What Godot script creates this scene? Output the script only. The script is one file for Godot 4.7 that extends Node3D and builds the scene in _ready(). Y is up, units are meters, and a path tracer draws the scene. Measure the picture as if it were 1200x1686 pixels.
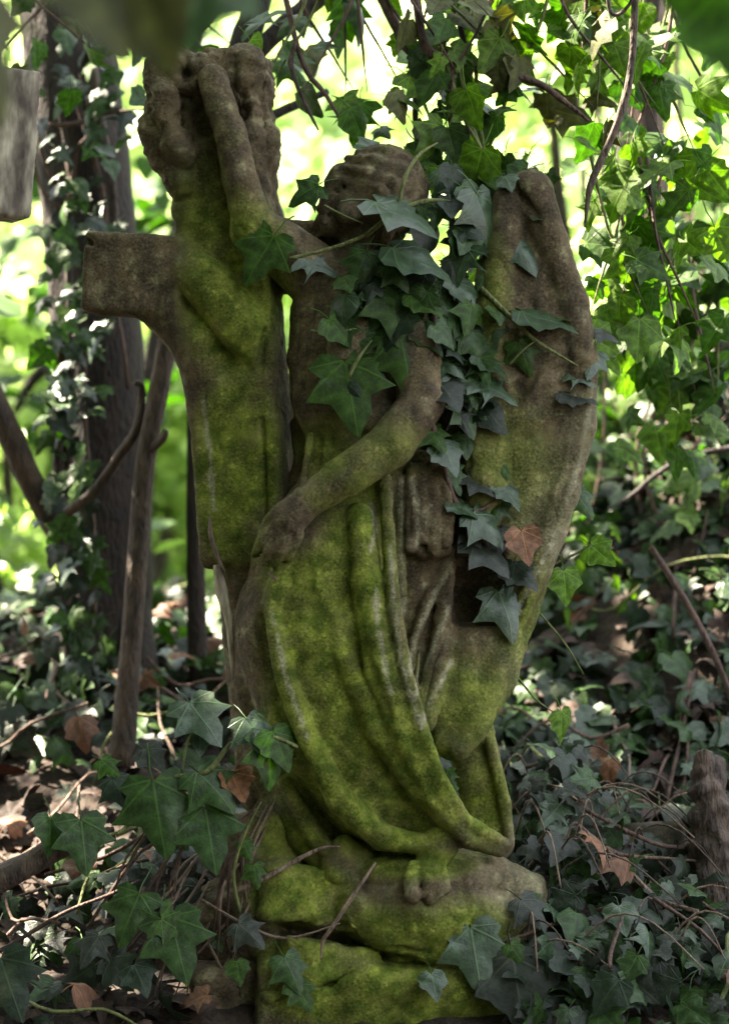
extends Node3D

# The statue stands at the origin, one metre of it being 1200 pixels of the photograph.
const DIST := 2.93
const S := 1.0 / 1200.0
const MID := 0.7025

var rng := RandomNumberGenerator.new()
var taken := {}
var M := {}

# A point given by where it shows in the photograph (for a camera straight in front) and its distance in front of the statue's middle.
static func V(px: float, py: float, z: float) -> Vector3:
	var s := (DIST - z) / DIST * S
	return Vector3((px - 600.0) * s, MID + (843.0 - py) * s, z)


# ---------------------------------------------------------------- sculpting in stone
# A solid made of strokes (tapered bars, ellipsoids, boxes) that are added or cut away one after the other with soft joins.
class Sculpt:
	var type := PackedInt32Array()
	var cut := PackedInt32Array()
	var a := PackedVector3Array()
	var b := PackedVector3Array()
	var inv := PackedFloat32Array()
	var ra := PackedFloat32Array()
	var rb := PackedFloat32Array()
	var k := PackedFloat32Array()
	var f := PackedFloat32Array()
	var basis: Array[Basis] = []
	var cell := 0.005
	var lip := 1.6
	var verts := PackedVector3Array()
	var where := {}
	var edges := PackedInt64Array()
	const B := 4

	func put(t: int, c: int, p: Vector3, q: Vector3, r: float, s: float, soft: float, flat: float, bs: Basis) -> void:
		type.append(t); cut.append(c); a.append(p); b.append(q); ra.append(r); rb.append(s)
		k.append(maxf(soft * 0.52, 1e-4)); f.append(flat); basis.append(bs)
		var d := q - p
		d.z *= flat
		inv.append(1.0 / maxf(d.length_squared(), 1e-9))

	# pts: x, y in photograph pixels, depth and radius in pixels, four numbers a point
	func bar(pts: Array, soft := 14.0, flat := 1.0, away := 0) -> void:
		for i in range(0, pts.size() - 4, 4):
			put(0, away, V(pts[i], pts[i + 1], pts[i + 2] * S), V(pts[i + 4], pts[i + 5], pts[i + 6] * S), pts[i + 3] * S, pts[i + 7] * S, soft * S, flat, Basis())

	func ball(x: float, y: float, z: float, rx: float, ry: float, rz: float, soft := 14.0, turn := 0.0, away := 0) -> void:
		put(1, away, V(x, y, z * S), Vector3(rx, ry, rz) * S, 0, 0, soft * S, 1.0, Basis(Vector3(0, 0, 1), deg_to_rad(-turn)).inverse())

	func box(x: float, y: float, z: float, hx: float, hy: float, hz: float, round_ := 8.0, soft := 10.0, turn := Vector3.ZERO, away := 0) -> void:
		put(2, away, V(x, y, z * S), Vector3(hx - round_, hy - round_, hz - round_) * S, round_ * S, 0, soft * S, 1.0, Basis.from_euler(turn * PI / 180.0).inverse())

	func one(i: int, p: Vector3) -> float:
		var t := type[i]
		if t == 0:
			var fl := f[i]
			var pa := p - a[i]
			var ba := b[i] - a[i]
			pa.z *= fl
			ba.z *= fl
			var h := clampf(pa.dot(ba) * inv[i], 0.0, 1.0)
			return (pa - ba * h).length() - ra[i] - (rb[i] - ra[i]) * h
		if t == 1:
			var q := basis[i] * (p - a[i])
			var k0 := (q / b[i]).length()
			var k1 := (q / (b[i] * b[i])).length()
			return k0 * (k0 - 1.0) / maxf(k1, 1e-6)
		var w := (basis[i] * (p - a[i])).abs() - b[i]
		return w.max(Vector3.ZERO).length() + minf(maxf(w.x, maxf(w.y, w.z)), 0.0) - ra[i]

	func field(p: Vector3, list: PackedInt32Array) -> float:
		var d := 1e3
		for i in list:
			var v := one(i, p)
			var s := k[i]
			if cut[i]:
				var h := s - absf(d + v)
				d = maxf(d, -v)
				if h > 0.0:
					d += h * h * 0.25 / s
			else:
				var h := s - absf(d - v)
				d = minf(d, v)
				if h > 0.0:
					d -= h * h * 0.25 / s
		return d

	func dig(ox: int, oy: int, oz: int, n: int, list: PackedInt32Array) -> void:
		var half := n * 0.5 * cell
		var c := Vector3(ox, oy, oz) * cell + Vector3(half, half, half)
		var reach := half * 1.7321 * lip
		var ds := PackedFloat32Array()
		var low := 1e3
		for i in list:
			var v := one(i, c)
			ds.append(v)
			if not cut[i]:
				low = minf(low, v)
		if low > reach + 0.03:
			return
		var keep := PackedInt32Array()
		for j in list.size():
			var i := list[j]
			if cut[i]:
				if ds[j] < reach + k[i] + 0.004:
					keep.append(i)
			elif ds[j] < low + 2.0 * reach + k[i]:
				keep.append(i)
		if keep.is_empty():
			return
		var d := field(c, keep)
		if absf(d) > reach + 0.012:
			return
		if n > B:
			var h := n / 2
			for q in 8:
				dig(ox + (q & 1) * h, oy + ((q >> 1) & 1) * h, oz + (q >> 2) * h, h, keep)
			return
		var g := PackedFloat32Array()
		g.resize((B + 1) ** 3)
		var at := 0
		var pos := false
		var neg := false
		for z in B + 1:
			for y in B + 1:
				for x in B + 1:
					var v := field(Vector3(ox + x, oy + y, oz + z) * cell, keep)
					g[at] = v
					at += 1
					if v < 0.0: neg = true
					else: pos = true
		if not (neg and pos):
			return
		var sy := B + 1
		var sz := sy * sy
		for z in B:
			for y in B:
				for x in B:
					var o := x + y * sy + z * sz
					var v0 := g[o]
					var v1 := g[o + 1]
					var v2 := g[o + sy]
					var v3 := g[o + sy + 1]
					var v4 := g[o + sz]
					var v5 := g[o + sz + 1]
					var v6 := g[o + sz + sy]
					var v7 := g[o + sz + sy + 1]
					var m := int(v0 < 0) + int(v1 < 0) + int(v2 < 0) + int(v3 < 0) + int(v4 < 0) + int(v5 < 0) + int(v6 < 0) + int(v7 < 0)
					if m == 0 or m == 8:
						continue
					var s := Vector3.ZERO
					var cnt := 0
					if (v0 < 0) != (v1 < 0): s += Vector3(v0 / (v0 - v1), 0, 0); cnt += 1
					if (v2 < 0) != (v3 < 0): s += Vector3(v2 / (v2 - v3), 1, 0); cnt += 1
					if (v4 < 0) != (v5 < 0): s += Vector3(v4 / (v4 - v5), 0, 1); cnt += 1
					if (v6 < 0) != (v7 < 0): s += Vector3(v6 / (v6 - v7), 1, 1); cnt += 1
					if (v0 < 0) != (v2 < 0): s += Vector3(0, v0 / (v0 - v2), 0); cnt += 1
					if (v1 < 0) != (v3 < 0): s += Vector3(1, v1 / (v1 - v3), 0); cnt += 1
					if (v4 < 0) != (v6 < 0): s += Vector3(0, v4 / (v4 - v6), 1); cnt += 1
					if (v5 < 0) != (v7 < 0): s += Vector3(1, v5 / (v5 - v7), 1); cnt += 1
					if (v0 < 0) != (v4 < 0): s += Vector3(0, 0, v0 / (v0 - v4)); cnt += 1
					if (v1 < 0) != (v5 < 0): s += Vector3(1, 0, v1 / (v1 - v5)); cnt += 1
					if (v2 < 0) != (v6 < 0): s += Vector3(0, 1, v2 / (v2 - v6)); cnt += 1
					if (v3 < 0) != (v7 < 0): s += Vector3(1, 1, v3 / (v3 - v7)); cnt += 1
					var key := (ox + x) + (oy + y) * 4096 + (oz + z) * 16777216
					where[key] = verts.size()
					verts.append((Vector3(ox + x, oy + y, oz + z) + s / cnt) * cell)
					var sg := 8 if v0 < 0 else 0
					if (v0 < 0) != (v1 < 0): edges.append(key); edges.append(0 | sg)
					if (v0 < 0) != (v2 < 0): edges.append(key); edges.append(1 | sg)
					if (v0 < 0) != (v4 < 0): edges.append(key); edges.append(2 | sg)

	# the meshed surface, roughened along its normals by wear(point, normal) and coloured by tint(point, normal)
	func mesh(origin: Vector3, size: float, wear: Callable, tint: Callable) -> ArrayMesh:
		for i in a.size():
			a[i] -= origin
			if type[i] == 0:
				b[i] -= origin
		var n := B
		while n * cell < size:
			n *= 2
		dig(0, 0, 0, n, PackedInt32Array(range(a.size())))
		var idx := PackedInt32Array()
		var step := [1, 4096, 16777216]
		for e in range(0, edges.size(), 2):
			var key := edges[e]
			var ax := edges[e + 1] & 7
			var u: int = step[(ax + 1) % 3]
			var w: int = step[(ax + 2) % 3]
			var i0: int = where.get(key, -1)
			var i1: int = where.get(key - u, -1)
			var i2: int = where.get(key - u - w, -1)
			var i3: int = where.get(key - w, -1)
			if i0 < 0 or i1 < 0 or i2 < 0 or i3 < 0:
				continue
			if edges[e + 1] & 8:
				idx.append_array([i0, i2, i1, i0, i3, i2])
			else:
				idx.append_array([i0, i1, i2, i0, i2, i3])
		for i in verts.size():
			verts[i] += origin
		var nm := normals(verts, idx)
		for i in verts.size():
			verts[i] += nm[i] * float(wear.call(verts[i], nm[i]))
		nm = normals(verts, idx)
		var col := PackedColorArray()
		col.resize(verts.size())
		for i in verts.size():
			col[i] = tint.call(verts[i], nm[i])
		var arr := []
		arr.resize(Mesh.ARRAY_MAX)
		arr[Mesh.ARRAY_VERTEX] = verts
		arr[Mesh.ARRAY_NORMAL] = nm
		arr[Mesh.ARRAY_COLOR] = col
		arr[Mesh.ARRAY_INDEX] = idx
		var am := ArrayMesh.new()
		am.add_surface_from_arrays(Mesh.PRIMITIVE_TRIANGLES, arr)
		return am

	static func normals(v: PackedVector3Array, idx: PackedInt32Array) -> PackedVector3Array:
		var nm := PackedVector3Array()
		nm.resize(v.size())
		for t in range(0, idx.size(), 3):
			var p := v[idx[t]]
			var fn := (v[idx[t + 2]] - p).cross(v[idx[t + 1]] - p)
			nm[idx[t]] += fn
			nm[idx[t + 1]] += fn
			nm[idx[t + 2]] += fn
		for i in nm.size():
			nm[i] = nm[i].normalized()
		return nm

	static func V(px: float, py: float, z: float) -> Vector3:
		var s := (2.93 - z) / 2.93 / 1200.0
		return Vector3((px - 600.0) * s, 0.7025 + (843.0 - py) * s, z)
	const S := 1.0 / 1200.0


# ---------------------------------------------------------------- naming
func numbered(called: String) -> String:
	if not taken.has(called):
		taken[called] = 0
		return called
	taken[called] += 1
	return "%s_%03d" % [called, taken[called]]


func tag(o: Node3D, label: String, category: String, group := "", kind := "") -> Node3D:
	o.set_meta("label", label)
	o.set_meta("category", category)
	if group: o.set_meta("group", group)
	if kind: o.set_meta("kind", kind)
	return o


func thing(called: String, label: String, category: String, at := Vector3.ZERO, group := "") -> Node3D:
	var o := Node3D.new()
	o.name = numbered(called)
	add_child(o)
	o.position = at
	tag(o, label, category, group)
	return o


func part(called: String, mesh: Mesh, mat: Material, parent: Node3D, xf := Transform3D()) -> MeshInstance3D:
	var o := MeshInstance3D.new()
	o.name = numbered(called) if parent == self else called
	o.mesh = mesh
	o.material_override = mat
	parent.add_child(o, true)
	o.transform = xf
	return o

# ---------------------------------------------------------------- the statue
var grain := FastNoiseLite.new()
var patch := FastNoiseLite.new()
var facets := FastNoiseLite.new()
var streaks: Array = []
var moss_spots: Array = []   # x, y (photograph pixels), radius x, radius y, strength

func stone_wear(p: Vector3, n: Vector3) -> float:
	var g := grain.get_noise_3dv(p * 1.0)
	var big := patch.get_noise_3dv(p * 1.4 + Vector3(3, 1, 2))
	return g * 0.0007 + big * 0.0012 - maxf(0.0, patch.get_noise_3dv(p * 6.0) - 0.28) * 0.006 + patch.get_noise_3dv(p * 11.0) * 0.0009


# broken rock: flat facets that meet in edges
func rock_wear(p: Vector3, n: Vector3) -> float:
	return stone_wear(p, n) - facets.get_noise_3dv(p) * 0.016 - 0.006 + patch.get_noise_3dv(p * 3.0) * 0.006


func stone_wear_rough(p: Vector3, n: Vector3) -> float:
	# the eroded upper end of the cross
	var t := smoothstep(1.0, 1.28, p.y)
	var pit := patch.get_noise_3dv(p * 4.0)
	return stone_wear(p, n) + t * (patch.get_noise_3dv(p * 2.4) * 0.014 + pit * 0.005 - facets.get_noise_3dv(p * 1.6) * 0.010 + patch.get_noise_3dv(p * 7.0) * 0.006)


func moss_at(p: Vector3) -> float:
	var s := DIST / (DIST - p.z) / S
	var x := p.x * s + 600.0
	var y := 843.0 - (p.y - MID) * s
	var m := 0.0
	for q in moss_spots:
		var dx: float = (x - q[0]) / q[2]
		var dy: float = (y - q[1]) / q[3]
		var r := dx * dx + dy * dy
		if r < 1.0:
			var w: float = (1.0 - r) * q[4]
			if q[4] > 0.0: m = maxf(m, minf(1.0, w * 1.8))
			else: m += w
	return m


func stone_tint(p: Vector3, n: Vector3) -> Color:
	var a := patch.get_noise_3dv(p * 1.3)
	var c := patch.get_noise_3dv(p * 5.0 + Vector3(7, 0, 0))
	var e := grain.get_noise_3dv(p * 0.6 + Vector3(0, 5, 0))
	var stone := Color(0.185, 0.142, 0.082).lerp(Color(0.115, 0.086, 0.060), clampf(0.5 + a * 0.9, 0, 1))
	stone = stone.lerp(Color(0.31, 0.27, 0.175), clampf(c * 1.5 - 0.15 + e * 0.7, 0, 0.75))
	var drip := patch.get_noise_3d(p.x * 6.0, p.y * 0.8, p.z * 6.0)
	stone = stone.lerp(Color(0.075, 0.06, 0.048), clampf(drip * 1.6 - 0.1, 0, 0.65))
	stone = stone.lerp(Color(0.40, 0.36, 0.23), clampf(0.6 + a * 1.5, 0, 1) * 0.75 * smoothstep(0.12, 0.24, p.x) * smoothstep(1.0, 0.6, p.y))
	var moss := Color(0.250, 0.292, 0.045).lerp(Color(0.110, 0.150, 0.020), clampf(0.5 + c * 1.7 + e * 1.1, 0, 1))
	moss = moss.lerp(Color(0.29, 0.28, 0.09), clampf(a * 1.2 - 0.1 + e * 0.6, 0, 0.7))
	var m := clampf(moss_at(p) * 1.1 + a * 0.35 + c * 0.25 + e * 0.25 - 0.1, 0, 1)
	var s := DIST / (DIST - p.z) / S
	var q := Vector2(p.x * s + 600.0, 843.0 - (p.y - MID) * s)
	var out := stone.lerp(moss, m)
	for k in streaks:
		var r: Rect2 = k[0]
		if not r.has_point(q):
			continue
		var best := 99.0
		for i in range(1, k.size() - 1):
			var u: Vector2 = k[i]
			var w: Vector2 = k[i + 1]
			best = minf(best, Geometry2D.get_closest_point_to_segment(q, u, w).distance_to(q))
		best += c * 5.0 + e * 3.0
		out = out.lerp(Color(0.42, 0.39, 0.27), 0.75 * (1.0 - smoothstep(1.5, 5.5, best)))
	return Color(out.r * 1.2, out.g * 1.2, out.b * 1.2)


func build_statue() -> void:
	facets.seed = 8
	facets.noise_type = FastNoiseLite.TYPE_CELLULAR
	facets.cellular_return_type = FastNoiseLite.RETURN_DISTANCE
	facets.frequency = 11.0
	facets.fractal_type = FastNoiseLite.FRACTAL_NONE
	grain.seed = 5
	grain.noise_type = FastNoiseLite.TYPE_SIMPLEX_SMOOTH
	grain.frequency = 60.0
	grain.fractal_octaves = 3
	patch.seed = 11
	patch.noise_type = FastNoiseLite.TYPE_SIMPLEX_SMOOTH
	patch.frequency = 7.0
	patch.fractal_octaves = 3
	moss_spots = [
		[390, 480, 110, 190, 0.8], [390, 780, 90, 200, 0.95], [560, 1100, 190, 330, 1.0], [640, 1300, 160, 150, 0.95], [600, 860, 60, 130, 0.6],
		[780, 1160, 110, 130, 0.5], [860, 1000, 60, 160, 0.5], [700, 1540, 190, 80, 0.8], [650, 1640, 260, 70, 1.0], [490, 1470, 110, 70, 0.9], [500, 1580, 100, 50, 0.7],
		[480, 1380, 90, 60, 0.6], [680, 1420, 120, 40, 0.7], [790, 500, 60, 200, 0.45], [830, 760, 120, 160, 0.4], [630, 740, 100, 70, 0.35], [540, 740, 70, 70, 0.5], [800, 1320, 60, 110, 0.6], [330, 350, 60, 120, 0.5],
		[410, 1080, 50, 180, -0.7], [690, 1000, 60, 190, -0.8], [690, 1490, 90, 30, -0.5], [800, 960, 60, 80, -0.6], [470, 870, 80, 60, -0.8],
	]
	# pale crusts of lichen that follow the edges of the cloth
	for k in [[660, 785, 664, 860, 660, 950, 666, 1010], [678, 790, 690, 850, 686, 900], [742, 930, 706, 1000, 682, 1050, 674, 1110], [738, 1000, 712, 1070, 690, 1110, 684, 1150], [642, 900, 648, 1000, 660, 1090, 690, 1190], [618, 970, 622, 1030, 636, 1110, 644, 1140], [612, 830, 618, 870, 610, 905], [975, 640, 955, 760, 910, 890, 850, 1010], [742, 1090, 700, 1170, 694, 1200], [448, 1010, 470, 1110, 505, 1215], [335, 660, 345, 740, 352, 840]]:
		var line := []
		for i in range(0, k.size(), 2):
			line.append(Vector2(k[i], k[i + 1]))
		var rect := Rect2(line[0], Vector2.ZERO)
		for u in line:
			rect = rect.expand(u)
		line.push_front(rect.grow(14))
		streaks.append(line)
	var t := thing("angel_statue", "mossy stone angel embracing a leaning cross, overgrown with ivy", "statue", Vector3.ZERO)
	var box := 1.6
	var o := Vector3(-0.62, -0.12, -0.5)

	# the cross that the angel embraces
	var c := Sculpt.new()
	c.cell = CELL
	c.box(384, 512, -30, 76, 424, 52, 14, 12, Vector3(0, -13, 4.2))
	c.bar([262, 500, -14, 40, 330, 560, -14, 46, 352, 660, -20, 40], 40)
	c.box(228, 455, -22, 84, 66, 48, 12, 30, Vector3(0, -8, -3.5))
	c.box(500, 425, -60, 110, 60, 40, 12, 20, Vector3(0, -5, -3))
	c.bar([300, 430, 10, 34, 345, 470, 36, 40, 400, 540, 34, 40, 425, 580, 28, 28], 16.0, 1.5)
	c.bar([410, 900, -40, 60, 420, 1050, -44, 52, 440, 1300, -40, 50], 20)
	c.bar([300, 500, -10, 30, 350, 620, -10, 30], 30.0)
	# knobs and lobes of the broken upper end
	c.bar([275, 120, 0, 34, 262, 220, 0, 22, 300, 300, 0, 30], 14)
	c.bar([268, 215, 10, 18, 300, 260, 20, 20], 12)
	c.bar([350, 116, 5, 22, 300, 122, 14, 28, 262, 128, 8, 22], 10)
	c.bar([268, 140, 20, 22, 276, 190, 22, 20, 300, 250, 24, 22], 8)
	c.bar([418, 135, -15, 24, 412, 190, -15, 26], 10)
	c.bar([428, 230, -15, 30, 420, 275, -15, 26, 428, 300, -15, 14], 9)
	c.bar([405, 215, -30, 40, 405, 160, -30, 36], 12)
	c.ball(325, 200, 30, 26, 48, 34, 16, 8, 1)
	c.ball(305, 120, 34, 14, 18, 22, 8, 0, 1)
	c.ball(322, 262, 26, 12, 12, 16, 8, 0, 1)
	c.ball(395, 180, 24, 18, 34, 20, 8, 0, 1)
	# chips and cracks
	c.ball(146, 396, 20, 12, 9, 30, 4, 30, 1)
	c.ball(236, 384, 36, 16, 7, 14, 4, 0, 1)
	c.ball(168, 532, 36, 14, 7, 16, 4, 0, 1)
	c.bar([246, 420, 34, 2, 262, 460, 34, 4, 256, 520, 30, 2], 4, 1.0, 1)
	# folds of the cloth laid over it
	c.bar([318, 385, 62, 7, 372, 450, 70, 8, 418, 530, 66, 7, 436, 560, 60, 5], 12, 1.0, 1)
	c.bar([436, 545, 40, 6, 428, 610, 42, 7, 395, 690, 38, 5], 10, 1.0, 1)
	c.bar([260, 470, 46, 5, 300, 530, 40, 6, 318, 600, 40, 5], 10, 1.0, 1)
	c.bar([150, 440, 36, 3, 205, 455, 38, 4, 235, 448, 36, 3], 6, 1.0, 1)
	c.bar([432, 690, 32, 5, 440, 880, 30, 5], 10, 1.0, 1)
	part("cross", c.mesh(o, box, stone_wear_rough, stone_tint), M.stone, t)

	# the angel: head, arms and robe are one body
	var s := Sculpt.new()
	s.cell = CELL
	# robe, from the chest down
	s.bar([592, 520, 0, 100, 590, 600, 10, 106, 575, 650, 16, 96], 30, 1.1)
	s.bar([585, 700, 8, 78, 590, 800, 20, 92, 545, 930, 20, 128, 530, 1040, 22, 140, 560, 1180, 26, 128, 620, 1290, 40, 96, 700, 1350, 56, 54], 26, 1.15)
	s.bar([490, 700, 0, 14, 500, 760, -10, 16, 470, 840, -10, 16], 14)
	s.bar([430, 980, -20, 46, 425, 1120, -20, 40, 445, 1260, -10, 42, 480, 1330, 0, 30], 20)
	s.bar([455, 1250, 20, 30, 505, 1370, 40, 34, 560, 1440, 60, 30, 590, 1450, 70, 22], 18)
	s.bar([470, 1290, 60, 12, 520, 1380, 80, 16, 570, 1430, 90, 14], 8)
	s.bar([470, 1330, -30, 60, 560, 1385, -20, 60, 660, 1400, -10, 50], 20)
	# long folds of the skirt
	s.bar([475, 915, 104, 18, 446, 1000, 122, 18, 466, 1110, 134, 20, 505, 1220, 136, 20, 560, 1318, 132, 22, 630, 1378, 124, 22, 720, 1394, 112, 14], 7)
	s.bar([520, 900, 112, 14, 530, 960, 128, 14, 565, 1080, 134, 18, 620, 1200, 134, 20, 690, 1300, 130, 20, 760, 1376, 110, 14], 12)
	s.bar([592, 850, 112, 22, 604, 960, 132, 26, 628, 1100, 142, 28, 672, 1220, 144, 26, 716, 1310, 138, 22, 770, 1380, 120, 16, 822, 1398, 100, 14], 9)
	s.bar([634, 790, 106, 11, 640, 900, 134, 11, 648, 1000, 148, 12, 668, 1110, 156, 12, 692, 1196, 158, 13, 722, 1280, 150, 12, 764, 1350, 132, 12, 832, 1392, 104, 11], 4)
	# valleys between them
	s.bar([500, 900, 136, 6, 506, 1000, 150, 11, 515, 1080, 156, 6], 7, 1.0, 1)
	s.bar([550, 880, 146, 10, 568, 980, 158, 14, 590, 1060, 166, 13, 640, 1180, 168, 8], 10, 1.0, 1)
	s.bar([480, 1010, 152, 8, 500, 1110, 158, 16, 545, 1230, 158, 18, 610, 1330, 152, 14, 690, 1378, 140, 6], 14, 1.0, 1)
	s.bar([560, 1130, 168, 8, 590, 1240, 170, 13, 640, 1320, 160, 9], 12, 1.0, 1)
	s.bar([606, 1292, 148, 4, 640, 1322, 152, 7, 690, 1352, 148, 8, 760, 1392, 126, 6], 4, 1.0, 1)
	s.bar([622, 960, 166, 8, 634, 1080, 172, 9, 660, 1170, 178, 10, 690, 1260, 174, 10, 730, 1340, 156, 6], 10, 1.0, 1)
	s.bar([520, 905, 134, 7, 548, 1000, 152, 8], 8, 1.0, 1)
	s.bar([428, 1010, 120, 14, 436, 1110, 126, 20, 468, 1220, 130, 22, 520, 1330, 128, 18], 12, 1.0, 1)
	# inner cloth beside the ridge
	s.bar([690, 800, 30, 60, 690, 960, 24, 56, 676, 1080, 34, 40, 676, 1170, 60, 22], 14, 1.3)
	s.bar([659, 790, 78, 8, 658, 900, 82, 9, 664, 980, 78, 6], 6)
	for q in [[678, 770, 678, 860, 676, 902], [694, 766, 698, 850, 696, 886], [712, 766, 718, 850, 714, 908], [728, 770, 738, 850, 734, 892]]:
		s.bar([q[0], q[1], 82, 9, q[2], q[3], 92, 12, q[4], q[5], 92, 11], 9)
	s.bar([668, 890, 74, 12, 700, 912, 78, 12, 735, 905, 74, 12], 8)
	s.bar([745, 900, 50, 10, 700, 1000, 72, 10, 680, 1060, 76, 9, 672, 1130, 88, 8], 6)
	s.bar([738, 930, 60, 14, 728, 1020, 70, 14, 712, 1090, 78, 12, 690, 1180, 108, 14], 8)
	s.bar([690, 1070, 92, 4, 684, 1120, 100, 5, 690, 1160, 108, 4], 5)
	s.bar([671, 790, 100, 5, 674, 880, 104, 6], 5, 1.0, 1)
	s.bar([704, 780, 108, 5, 708, 900, 108, 5], 6, 1.0, 1)
	for q in [[687, 895], [705, 890], [724, 895]]:
		s.bar([q[0], q[1] - 16, 112, 3, q[0] + 1, q[1] + 10, 110, 5], 3, 1.0, 1)
	s.bar([650, 830, 120, 5, 655, 950, 110, 8, 664, 1060, 112, 8, 676, 1150, 120, 6], 8, 1.0, 1)
	# shoulders and the bloused top
	s.bar([520, 520, 10, 44, 500, 590, 16, 26, 510, 650, 24, 26, 545, 682, 34, 24], 16)
	s.bar([545, 680, 64, 22, 600, 692, 74, 22, 650, 690, 70, 20], 16)
	s.bar([560, 560, 78, 26, 580, 650, 88, 28], 24)
	s.bar([510, 480, 30, 10, 496, 560, 38, 9, 492, 620, 40, 9, 505, 670, 44, 9], 7)
	s.bar([530, 480, 50, 8, 514, 560, 56, 8, 510, 640, 58, 8], 8)
	s.bar([520, 490, 66, 4, 503, 570, 68, 5, 500, 640, 66, 5], 5, 1.0, 1)
	s.bar([548, 500, 92, 4, 530, 580, 96, 6, 532, 650, 96, 5], 10, 1.0, 1)
	s.bar([500, 706, 96, 6, 570, 716, 112, 8, 650, 716, 112, 8], 10, 1.0, 1)
	for q in [[512, 718, 498, 800], [540, 720, 528, 820], [566, 722, 556, 800]]:
		s.bar([q[0], q[1], 74, 7, q[2], q[3], 92, 6], 6)
	s.bar([730, 500, -40, 56, 745, 640, -30, 60, 745, 860, -30, 66], 24)
	# neck and head, turned towards the cross
	s.bar([618, 390, -10, 44, 590, 440, -6, 48, 585, 500, 0, 64], 18)
	s.ball(630, 316, 0, 76, 78, 74, 10)
	s.ball(585, 336, 4, 52, 56, 52, 22)
	s.bar([562, 292, 18, 24, 548, 330, 16, 22, 545, 366, 14, 26], 14)
	s.bar([553, 300, 12, 10, 538, 322, 12, 9], 8)
	s.bar([532, 362, 10, 13, 524, 378, 10, 12], 10)
	s.bar([560, 384, 8, 12, 610, 392, 22, 22, 660, 360, 34, 24], 14)
	s.ball(558, 310, 42, 14, 7, 14, 8, -12, 1)
	s.bar([552, 308, 30, 5, 562, 312, 38, 6], 3)
	s.bar([540, 298, 22, 7, 560, 295, 40, 7, 582, 302, 52, 6], 7)
	s.bar([522, 350, 18, 3, 542, 356, 34, 4], 5, 1.0, 1)
	s.bar([526, 342, 18, 7, 540, 346, 30, 7], 5)
	s.bar([528, 362, 18, 7, 540, 364, 28, 6], 5)
	s.ball(574, 352, 50, 20, 18, 14, 12)
	# hair swept back in worn waves
	for q in [[572, 262, 40, 612, 262, 66, 660, 280, 66, 694, 320, 44], [566, 276, 44, 604, 284, 72, 644, 300, 76, 672, 344, 62], [590, 252, 30, 640, 248, 56, 682, 270, 46, 702, 306, 20], [596, 300, 64, 626, 310, 80, 644, 336, 78, 650, 372, 66], [622, 322, 78, 636, 350, 78, 640, 380, 66, 634, 404, 50]]:
		s.bar([q[0], q[1], q[2] - 5, 7, q[3], q[4], q[5] - 7, 9, q[6], q[7], q[8] - 7, 9, q[9], q[10], q[11] - 5, 7], 8)
	# the arm raised along the cross
	s.bar([350, 130, 44, 25, 364, 175, 52, 25, 380, 220, 58, 26, 397, 300, 58, 29, 418, 376, 48, 34], 10)
	s.bar([418, 380, 40, 40, 470, 415, 20, 46, 540, 470, 6, 58], 12)
	# the near arm, folded across the waist, and its hand
	s.bar([655, 500, 36, 56, 682, 580, 66, 46, 692, 655, 96, 38], 16)
	s.bar([696, 662, 100, 37, 644, 732, 120, 37, 566, 786, 132, 33, 505, 826, 134, 27], 8)
	s.bar([505, 826, 134, 27, 492, 836, 134, 25], 4)
	s.bar([494, 838, 136, 27, 474, 858, 134, 28, 458, 872, 130, 20], 7)
	s.bar([470, 832, 140, 11, 446, 852, 136, 10, 430, 878, 124, 8], 4)
	s.bar([452, 866, 138, 11, 434, 888, 134, 10, 420, 912, 118, 8], 2.5)
	s.bar([462, 878, 144, 11, 446, 902, 140, 10, 434, 926, 126, 8], 2.5)
	s.bar([477, 884, 146, 11, 463, 908, 142, 10, 453, 930, 128, 8], 2.5)
	s.bar([491, 880, 146, 10, 482, 900, 142, 9, 475, 918, 132, 8], 2.5)
	# the foot under the hem
	s.bar([722, 1390, 100, 32, 704, 1428, 116, 22], 10)
	s.bar([682, 1426, 128, 11, 674, 1446, 150, 13, 679, 1474, 164, 14], 3)
	s.bar([698, 1424, 130, 10, 702, 1450, 153, 11, 708, 1480, 163, 11], 3)
	s.bar([712, 1424, 128, 9, 718, 1448, 150, 10, 722, 1470, 158, 10], 2)
	s.bar([724, 1422, 124, 8, 731, 1444, 144, 9, 736, 1463, 150, 9], 2)
	s.bar([689, 1430, 158, 2.5, 693, 1486, 178, 3], 2, 1.0, 1)
	s.bar([711, 1436, 160, 2, 715, 1482, 172, 2.5], 2, 1.0, 1)
	s.bar([726, 1436, 154, 1.5, 730, 1474, 166, 2.5], 2, 1.0, 1)
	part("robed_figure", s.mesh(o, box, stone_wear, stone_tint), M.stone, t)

	# the near wing, folded down her back
	var w := Sculpt.new()
	w.cell = CELL
	w.lip = 2.2
	w.bar([872, 318, 0, 40, 858, 380, 4, 62, 866, 460, 4, 84, 872, 560, 6, 100, 872, 680, 8, 100, 840, 820, 6, 96, 800, 930, 0, 90], 16, 2.2)
	w.bar([872, 700, 10, 104, 850, 860, 8, 84, 815, 1000, 18, 70, 782, 1100, 48, 70, 754, 1180, 78, 54, 744, 1222, 92, 30], 16, 2.0)
	w.bar([876, 316, 20, 34, 905, 400, 22, 30, 940, 500, 24, 28, 955, 600, 26, 30, 950, 700, 28, 30, 925, 810, 30, 28, 890, 910, 32, 24, 852, 1010, 46, 20, 812, 1110, 68, 20, 780, 1200, 90, 20, 754, 1232, 98, 21], 16)
	w.bar([836, 330, 18, 26, 826, 420, 22, 32, 814, 520, 26, 34, 806, 600, 30, 32], 20)
	w.bar([820, 620, 34, 26, 860, 650, 40, 22, 892, 622, 40, 20, 905, 570, 36, 16], 12)
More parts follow.
